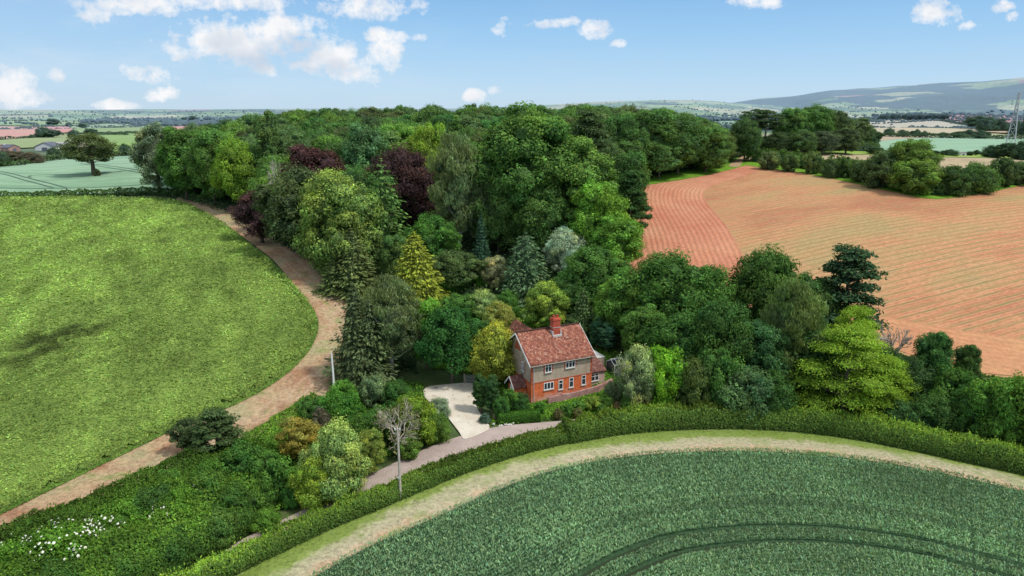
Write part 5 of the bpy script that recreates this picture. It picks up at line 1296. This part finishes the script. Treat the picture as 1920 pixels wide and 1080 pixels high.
rl = ['roundest tree at the left of the hedge row on the right hill', 'second tree of the hedge row on the right hill', 'third tree of the hedge row on the right hill', 'pointed tree in the hedge row on the right hill', 'small end tree of the left group in that hedge row', 'lone small bush mid way along the row', 'tree left of centre in the right group of the row', 'taller tree in the right group of the row', 'wide tree at the right end of the row', 'left tree of the copse beside the red field', 'middle tree of the copse beside the red field', 'right tree of the copse beside the red field', 'tree right of the copse near the pylon', 'tree at the right edge beyond the pylon', 'low wide bush left of the white shed', 'small bush left of the low wide bush', 'small bush right of the white shed', 'tiny round bush right of the white shed', 'left tree of the dark group under the pylon', 'middle tree of the dark group under the pylon', 'right tree of the dark group under the pylon', 'front bush of the dark group under the pylon', 'tree past the pylon at the right edge', 'grey green bush behind the tallest hedge tree', 'bush behind the field hedge near the clump']
for (u, t_, w, b_), l in zip(rt, rl): T(rng.choice(['broad_d', 'broad_a', 'shrub_c']), u, t_, w, base=b_, col=(.038, .075, .032), label=l, name='distant_tree', cat='tree')
for i in range(16):
    T('broad_d' if i % 2 else 'shrub_c', 1652+i*7.6+(6 if i > 4 else 0), 214+rng.uniform(-1, 2), 13, base=225, col=(.030, .055, .028), label='dark tree of the dense row on the stubble hill skyline, right background', name='distant_tree', cat='tree', group='row of dark trees on the hill')

# canopy of the wood, filled behind the named trees
front = unproj([(318, 366), (400, 384), (470, 420), (560, 470), (620, 500), (700, 470), (830, 440), (960, 440), (1080, 430), (1170, 400), (1185, 350), (1240, 325), (1330, 312)])[:, :2]
back = np.array([(90, 262), (84, 300), (40, 335), (-30, 345), (-90, 330), (-128, 290), (-122, 250)])
WOOD = np.vstack([front, back])
prof = np.array([(200, 250), (265, 236), (330, 240), (400, 238), (420, 220), (450, 212), (500, 208), (560, 200), (620, 198), (680, 200), (700, 193), (760, 190), (830, 193), (900, 190), (960, 193), (1040, 198), (1060, 196), (1150, 203), (1200, 206), (1260, 212), (1300, 222), (1365, 250), (1500, 300)])
CK = ['broad_a', 'broad_b', 'broad_c', 'broad_d', 'airy', 'broad_a', 'broad_b', 'pine', 'column']
CC = [(.062, .125, .030), (.075, .150, .035), (.052, .105, .028), (.10, .185, .035), (.070, .125, .050), (.085, .115, .045), (.045, .090, .028), (.06, .145, .04), (.09, .16, .06)]
CN = ['mid green', 'fresh green', 'deep green', 'yellow green', 'grey green', 'olive', 'dark green', 'rich green', 'pale green']
xs, ys = WOOD.min(0), WOOD.max(0); pts = []
y = xs[1]; row = 0
while y < ys[1]:
    x = xs[0]+(row % 2)*4.6
    while x < ys[0]:
        px_, py_ = x+rng.uniform(-2.6, 2.6), y+rng.uniform(-2.4, 2.4); x += 9.2
        if inpoly(np.array([px_]), np.array([py_]), np.vstack([WOOD, WOOD[:1]]))[0] and all((px_-a[0])**2+(py_-a[1])**2 > (a[2]*.62+1.2)**2 for a in ALLT): pts.append((px_, py_))
    y += 8.2; row += 1
nc = 0
for (x, y) in pts:
    z = tz1(x, y); depth = y*CP+(CAMH-z-14)*SP; u = 960+FPX*x/depth
    _, zt = ray_z(u, float(np.interp(u, prof[:, 0], prof[:, 1]))+rng.uniform(-8, 9), y)
    h = min(rng.uniform(13.5, 18.5), zt-z)
    if h < 7: continue
    k = int(rng.integers(len(CC))); kd = CK[int(rng.integers(len(CK)))]
    if kd in ('pine', 'column') and rng.random() < .5: kd = 'broad_c'
    c = tuple(np.array(CC[k])*math.exp(rng.normal(0, .10)))
    plant(kd, u, 0, 0, Y=None, xy=(x, y), h=h, wm=(5.5 if kd == 'column' else rng.uniform(9.5, 13)), col=c, label=('%s tree in the packed canopy of the wood behind the tall front trees' % CN[k]), name='woodland_tree', group='%s trees of the wood canopy' % CN[k]); nc += 1
print('canopy trees', nc)
UB = np.vstack([unproj([(322, 368), (440, 404), (560, 478), (640, 560), (655, 600), (640, 640), (640, 690), (700, 715), (790, 700), (795, 640), (840, 560), (960, 560), (1000, 620), (1120, 640), (1170, 660), (1185, 520), (1165, 430), (1180, 352), (1240, 330), (1350, 312)])[:, :2], back])
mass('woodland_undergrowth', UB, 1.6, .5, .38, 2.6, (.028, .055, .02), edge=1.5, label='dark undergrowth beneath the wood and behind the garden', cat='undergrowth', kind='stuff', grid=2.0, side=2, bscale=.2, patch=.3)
# garden and ground cover
mass('garden_grass', unproj([(800, 690), (860, 700), (905, 712), (925, 740), (920, 800), (1010, 790), (1160, 772), (1240, 762), (1200, 690), (1140, 650), (1010, 605), (990, 560), (940, 540), (880, 530), (810, 520), (800, 600)])[:, :2], .25, .7, .13, 26, (.075, .17, .02), edge=.6, label='lush grass and ground cover of the farmhouse garden', cat='ground cover', kind='stuff', grid=1.0, side=2, bscale=.5, patch=.25)
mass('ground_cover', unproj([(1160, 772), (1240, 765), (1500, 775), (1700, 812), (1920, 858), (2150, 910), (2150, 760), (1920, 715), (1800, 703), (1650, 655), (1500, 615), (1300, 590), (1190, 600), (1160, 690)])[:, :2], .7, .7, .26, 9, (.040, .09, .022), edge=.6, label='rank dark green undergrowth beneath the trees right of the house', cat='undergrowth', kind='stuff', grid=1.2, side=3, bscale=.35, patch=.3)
mass('ground_cover', unproj([(610, 752), (650, 720), (720, 712), (795, 720), (798, 750), (840, 800), (846, 812), (785, 838), (700, 876), (600, 924), (500, 975), (440, 1020), (380, 985), (330, 920), (430, 862), (520, 812)])[:, :2], .45, .7, .16, 22, (.055, .13, .02), edge=.5, label='lush undergrowth on the bank between the track and the lane', cat='undergrowth', kind='stuff', grid=.8, side=3, bscale=.5, patch=.3)

# hedges along the road and the track
HC = [(u, v-9) for u, v in [(180, 1210), (300, 1140), (420, 1082), (520, 1034), (610, 992), (700, 956), (780, 922), (860, 890), (930, 866), (1000, 846), (1062, 832)]]
hedge('roadside_hedge', HC, 2.2, 1.5, (.074, .135, .032), 'trimmed green roadside hedge, left stretch from the bottom edge up past the utility pole', ls=.10, dens=150, side=85, bumpa=.4, patch=.6, shoots=.35)
HC2 = [(u, v-9) for u, v in [(1060, 831), (1150, 815), (1225, 808), (1300, 804), (1400, 804), (1500, 810), (1600, 823), (1700, 842), (1800, 864), (1920, 890), (2050, 922), (2250, 975)]]
hedge('roadside_hedge', HC2, 2.9, 2.3, (.085, .150, .036), 'long curving roadside hedge below the house and lime tree, reaching the right edge', ls=.115, dens=120, side=75, bumpa=.38, patch=.6, shoots=.35)
mass('hedgerow', unproj([(-220, 1105), (0, 1034), (100, 990), (200, 945), (330, 890), (440, 848), (478, 850), (520, 880), (535, 930), (500, 975), (455, 1010), (410, 1040), (345, 1082), (230, 1130), (100, 1220), (-100, 1400), (-350, 1300)])[:, :2], 2.8, .5, .115, 115, (.048, .105, .022), edge=1.8, label='broad dark green hedgerow thicket filling the lower left corner beside the track', cat='hedgerow', grid=.5, side=60, bscale=.34, patch=.6, shoots=.15)
mass('hedgerow', band([(478, 852), (520, 822), (570, 790), (612, 762)], 4.2), 2.0, .3, .12, 80, (.085, .18, .03), edge=1.3, label='narrow green hedge between the track and the shrub bank', cat='hedge', grid=.5, side=50, bscale=.5)
# elder blossom heads
def elder(u, v, w, top, n, label, col=(.075, .17, .025)):
    e = T('shrub_c', u, top, w, base=v, col=col, label=label, name='elder_bush', cat='bush')
    p = PROTO['shrub_c']; g = Geo()
    n = int(n*2.2); cl_ = sph(5)
    for k in range(n):
        d = sph(1)[0]*.55+cl_[k % 5]; d /= np.linalg.norm(d); d[2] = abs(d[2])*.8+.2; d /= np.linalg.norm(d); c = np.array([d[0]*p.W*.5, d[1]*p.W*.5, p.H*(.35+.62*d[2])])*rng.uniform(.97, 1.1)
        r = rng.uniform(.06, .13); th = np.linspace(0, 6.283, 7)[:-1]
        a = np.cross(d, [0, 0, 1.]); a /= np.linalg.norm(a)+1e-6; b_ = np.cross(d, a)
        ring = [c+(a*math.cos(t)+b_*math.sin(t))*r*rng.uniform(.7, 1.2)+d*.0 for t in th]
        g.add(ring+[c+d*.05], [(i, (i+1) % 6, 6) for i in range(6)], 0)
    link('blossom', g.mesh('blossom', [M_FLOWER]), e); return e
elder(345, 985, 105, 918, 45, 'elder bush with a dense cluster of white blossom in the lower left thicket')
elder(235, 1010, 125, 938, 55, 'elder bush with scattered white blossom left of the denser one by the track')
elder(120, 1075, 150, 990, 50, 'elder bush with sparse white blossom near the bottom left corner')
elder(30, 1100, 120, 1015, 20, 'elder bush with few white blossoms at the left edge')
# taller shrubs breaking the top of the thicket
for u, b_, t_, w, c, l in [(60, 1030, 975, 80, (.05, .12, .025), 'rounded dark shrub rising from the thicket at the far lower left'), (150, 1010, 952, 74, (.075, .15, .03), 'lighter shrub in the thicket between the two left elder bushes'), (290, 985, 915, 90, (.045, .10, .025), 'dark shrub in the thicket between the white flowered bushes'),
                           (390, 960, 885, 96, (.065, .135, .028), 'mid green shrub in the thicket right of the densest blossom'), (450, 985, 915, 88, (.05, .11, .024), 'dark shrub at the right end of the thicket above the roadside hedge'), (330, 1060, 1000, 100, (.04, .09, .022), 'very dark shrub low in the thicket behind the roadside hedge'),
                           (230, 1095, 1035, 110, (.055, .115, .025), 'green shrub near the bottom edge of the thicket'), (410, 1020, 960, 84, (.075, .145, .035), 'yellowish green shrub low in the thicket by the roadside hedge'), (110, 1130, 1062, 120, (.045, .10, .022), 'dark shrub in the bottom left corner of the photo'), (330, 935, 880, 60, (.07, .15, .03), 'small fresh green shrub on the track side of the thicket')]:
    T('shrub_a' if u % 20 else 'shrub_b', u, t_, w, base=b_, col=c, label=l, name='hedgerow_shrub', cat='shrub')
# shrubs of the bank
for a in [('pine', 412, 768, 96, 868, (.05, .085, .035), 'wind bent dark pine leaning over the track with a bare limb', 'pine_tree', 'tree'), ('broad_d', 358, 786, 62, 850, (.05, .08, .035), 'detached drooping bough of dark foliage overhanging the green crop', 'hawthorn_tree', 'tree'),
          ('shrub_a', 455, 835, 110, 925, (.045, .11, .024), 'dark green shrub below the wind bent pine', 'bush', 'bush'), ('shrub_b', 508, 850, 84, 940, (.055, .13, .028), 'mid green shrub right of the dark shrub by the hedgerow', 'bush', 'bush'),
          ('shrub_c', 400, 865, 90, 945, (.06, .14, .026), 'lighter green shrub at the left of the shrub bank', 'bush', 'bush'), ('airy', 562, 782, 78, 868, (.22, .20, .05), 'golden brown shrub in the shrub bank', 'garden_shrub', 'shrub'),
          ('feathery', 634, 790, 104, 935, (.17, .24, .085), 'large pale grey green feathery shrub in front of the golden one', 'garden_shrub', 'shrub'), ('feathery', 592, 855, 72, 950, (.15, .22, .035), 'yellow green feathery shrub at the left foot of the large pale one', 'garden_shrub', 'shrub'),
          ('feathery', 636, 872, 56, 932, (.13, .20, .04), 'small yellow green shrub below the large pale one by the lane', 'garden_shrub', 'shrub'), ('airy', 698, 806, 60, 888, (.16, .21, .05), 'pale olive shrub between the large pale shrub and the pole', 'garden_shrub', 'shrub'),
          ('half_bare', 750, 758, 88, 858, (.16, .17, .10), 'twiggy grey brown shrub just behind the wooden pole', 'garden_shrub', 'shrub'), ('shrub_a', 640, 735, 80, 815, (.055, .15, .025), 'rounded mid green shrub beneath the white pole', 'bush', 'bush'),
          ('shrub_b', 645, 715, 56, 775, (.07, .175, .03), 'fresh green shrub touching the base of the white pole', 'bush', 'bush'), ('shrub_b', 700, 705, 52, 765, (.10, .16, .09), 'white flecked grey green shrub under the dark conifers', 'bush', 'bush'),
          ('shrub_a', 780, 745, 86, 832, (.125, .20, .025), 'yellow green shrub left of the gravel drive', 'bush', 'bush'), ('shrub_c', 822, 745, 46, 778, (.17, .23, .17), 'silvery spreading shrub overhanging the gravel drive', 'garden_shrub', 'shrub'),
          ('shrub_a', 816, 776, 58, 826, (.075, .14, .03), 'green flowering shrub at the lane corner of the drive', 'bush', 'bush'), ('shrub_a', 720, 760, 66, 830, (.05, .12, .025), 'dark green shrub in the middle of the bank', 'bush', 'bush'),
          ('shrub_a', 680, 775, 60, 850, (.06, .13, .028), 'green shrub right behind the large pale shrub', 'bush', 'bush'), ('shrub_b', 585, 745, 50, 800, (.05, .115, .03), 'dark shrub at the track end of the bank', 'bush', 'bush'), ('shrub_b', 765, 822, 52, 856, (.08, .15, .03), 'low green shrub at the edge of the lane right of the pole', 'bush', 'bush'),
          ('airy', 608, 765, 46, 830, (.10, .095, .075), 'greyish bare shrub behind the golden brown one', 'garden_shrub', 'shrub'), ('shrub_a', 487, 832, 24, 858, (.06, .035, .04), 'small purple leaved shrub beside the dark pine', 'garden_shrub', 'shrub'),
          ('shrub_c', 548, 905, 40, 948, (.07, .19, .045), 'bright green tree fern like shrub near the lower hedge', 'garden_shrub', 'shrub'), ('shrub_c', 500, 955, 56, 990, (.085, .18, .03), 'low light green bush between the thicket and the roadside hedge', 'bush', 'bush'), ('shrub_a', 740, 715, 60, 760, (.045, .11, .028), 'dark bush below the birch at the corner of the drive', 'bush', 'bush')]:
    T(a[0], a[1], a[2], a[3], base=a[4], col=a[5], label=a[6], name=a[7], cat=a[8])
# front garden
for a in [('column', 902, 703, 30, 772, (.035, .08, .028), 'left of the pair of dark columnar yews beside the drive', 'yew_tree', 'tree'), ('column', 923, 705, 30, 776, (.038, .085, .03), 'right of the pair of dark columnar yews beside the drive', 'yew_tree', 'tree'),
          ('shrub_c', 975, 738, 46, 772, (.035, .09, .024), 'dark green shrub against the left corner of the house', 'bush', 'bush'), ('shrub_b', 955, 730, 34, 772, (.06, .14, .028), 'green shrub between the yews and the porch', 'bush', 'bush'),
          ('shrub_c', 910, 775, 24, 792, (.07, .12, .10), 'small blue grey bush at the corner of the gravel drive', 'garden_shrub', 'shrub'), ('shrub_b', 940, 745, 30, 785, (.045, .12, .03), 'small dark shrub in front of the porch', 'bush', 'bush'),
          ('shrub_b', 1012, 755, 22, 776, (.05, .14, .025), 'small green shrub at the front corner of the brick wall', 'bush', 'bush'), ('shrub_a', 1112, 744, 34, 768, (.15, .22, .04), 'yellow green shrub at the right end of the garden wall', 'garden_shrub', 'shrub'),
          ('shrub_c', 1135, 738, 34, 764, (.07, .15, .03), 'green shrub below the extension window', 'bush', 'bush'), ('shrub_b', 1085, 752, 26, 772, (.07, .16, .035), 'low green shrub in front of the pink garden wall', 'bush', 'bush'), ('shrub_a', 1148, 715, 36, 755, (.12, .16, .09), 'grey green shrub at the right end of the extension', 'garden_shrub', 'shrub'),
          ('shrub_b', 1062, 758, 24, 780, (.06, .14, .03), 'small shrub below the middle of the garden wall', 'bush', 'bush'), ('shrub_c', 1178, 742, 40, 772, (.06, .14, .03), 'dark green shrub behind the hedge right of the topiary', 'bush', 'bush'), ('shrub_a', 1042, 722, 11, 737, (.05, .14, .03), 'small climbing plant on the front wall beside the second window', 'climber', 'plant')]:
    T(a[0], a[1], a[2], a[3], base=a[4], col=a[5], label=a[6], name=a[7], cat=a[8])
tn = ['leftmost clipped topiary ball below the pink wall', 'second clipped topiary ball from the left', 'clipped topiary ball with a fresh green top right of the yellow shrub', 'reddish clipped topiary ball furthest right in front of the extension']
for (u, b_, t_, w, c), l in zip([(1046, 784, 766, 20, (.10, .10, .045)), (1083, 782, 765, 20, (.11, .12, .045)), (1128, 776, 758, 21, (.07, .15, .035)), (1158, 771, 753, 20, (.13, .10, .05))], tn): T('tight_ball', u, t_, w, base=b_, col=c, label=l, name='topiary_ball', cat='topiary')
T('tight_ball', 1325, 742, 20, base=768, col=(.13, .09, .06), label='reddish clipped ball behind the roadside hedge, right of the bright round bush', name='topiary_ball', cat='topiary')
T('tight_ball', 664, 893, 22, base=915, col=(.12, .09, .06), label='brown clipped ball at the foot of the shrubs beside the lane', name='topiary_ball', cat='topiary')
hedge('clipped_hedge', [(934, 790), (960, 789), (990, 787), (1012, 786)], 1.3, 1.15, (.045, .12, .02), 'low clipped dark green hedge in front of the house beside the drive', ls=.07, dens=260, side=150, bumpa=.06, grid=.25)
hedge('clipped_hedge', [(826, 552), (850, 549), (884, 540)], 2.0, 2.6, (.06, .18, .015), 'tall clipped vivid green hedge in the garden behind the trees', ls=.14, dens=90, side=50, bumpa=.08)
hedge('clipped_hedge', [(890, 545), (912, 540)], 2.0, 2.4, (.06, .18, .015), 'short clipped vivid green hedge right of the taller clipped one', ls=.14, dens=90, side=50, bumpa=.08)
# ------------------------------------------------------------------ crops
def crop_left():
    edge_ = unproj([(325, 378), (425, 425), (470, 462), (520, 505), (560, 545), (590, 585), (596, 622), (572, 668), (520, 715), (440, 760), (340, 800), (200, 868), (100, 917), (0, 966), (-330, 1105)])[:, :2]
    sp = [(*at(u, v)[:2], r, k) for u, v, r, k in ((120, 642, 5.5, .62), (165, 624, 4, .5), (70, 662, 5, .5), (215, 610, 4, .3), (10, 690, 6, .35), (430, 560, 5, .2), (330, 690, 4, .2), (90, 470, 14, -.15), (250, 420, 18, -.12))]
    def tf(x, y):
        d = polydist(x, y, edge_); d = d+5*(fbm(x*.05, y*.05, 3)-.5)
        t = 1-.22*np.exp(-((d-23)/1.0)**2)-.18*np.exp(-((d-26)/.8)**2)-.2*np.exp(-((d-46)/1.1)**2)-.18*np.exp(-((d-49)/1.0)**2)-.15*np.exp(-(d/2.5)**2)+.10*np.sin(d*1.1)*fbm(x*.08+5, y*.08, 3)
        st = fbm((x*.9+y*.3)*.35, (y*.9-x*.3)*.07, 4); t = t*(.66+.86*st)
        for cx, cy, r, k in sp: t = t-k*1.3*np.exp(-(((x-cx)/r)**2+((y-cy)/(r*.5))**2))*smooth((fbm(x*.45+3, y*.45, 3)-.3)*4)
        return np.clip(t, .3, 1.6)
    mass('green_crop', LFw, 1.0, .38, .115, 48, (.118, .195, .062), edge=.6, label='dense knee high green crop covering the left field', cat='crop', kind='stuff', grid=1.3, lod=62, side=16, coremat=M_CROPC, corek=.93, tintfn=tf, bscale=.32, patch=.28, asp=.5, core_on=True)
crop_left()
def wheat():
    line = WBw; P = np.asarray(line); seg = np.diff(P, axis=0); L = np.linalg.norm(seg, axis=1); cum = np.concatenate([[0], np.cumsum(L)])
    V = []; g = Geo(); 
    tr = [(15.2, .36), (17.5, .36)]
    d = .15
    while d < 40:
        if not any(abs(d-a) < b_ for a, b_ in tr):
            n = int(cum[-1]/.032); s = rng.uniform(0, cum[-1], n); x = np.interp(s, cum, P[:, 0]); y = np.interp(s, cum, P[:, 1])
            i = np.clip(np.searchsorted(cum, s)-1, 0, len(seg)-1); t = seg[i]/L[i][:, None]; nx, ny = t[:, 1], -t[:, 0]
            x = x+nx*d+rng.normal(0, .05, n); y = y+ny*d+rng.normal(0, .05, n)
            k = (np.abs(x/np.maximum(y, 1)) < .95) & (y > 24) & (polydist(x, y, P[::2]) > d*.93-.1); x, y = x[k], y[k]; n = len(x)
            if n:
                z = tz(x, y)+.05; h = rng.uniform(.50, .72, n); a = rng.uniform(0, 6.28, n)
                rowf = math.exp(rng.normal(0, .11))
                c = rowf*(1+.3*(fbm(x*.15, y*.15, 3)-.5)*2)[:, None]*tintv(n, .24, .10)
                leaf_quads(np.column_stack([x, y, z+h*rng.uniform(.5, .82, n)]), np.column_stack([np.cos(a), np.sin(a), rng.uniform(.3, 1.4, n)]), h*.21, .34, g, 0, c, axis=np.array([0, 0, 1.]))
        d += .40
    tag(link('wheat_crop', g.mesh('wheat_crop', [M_LEAF]), color=(.150, .250, .160)), 'dense blue green wheat in curved rows filling the lower right field', 'crop', kind='stuff')
wheat()
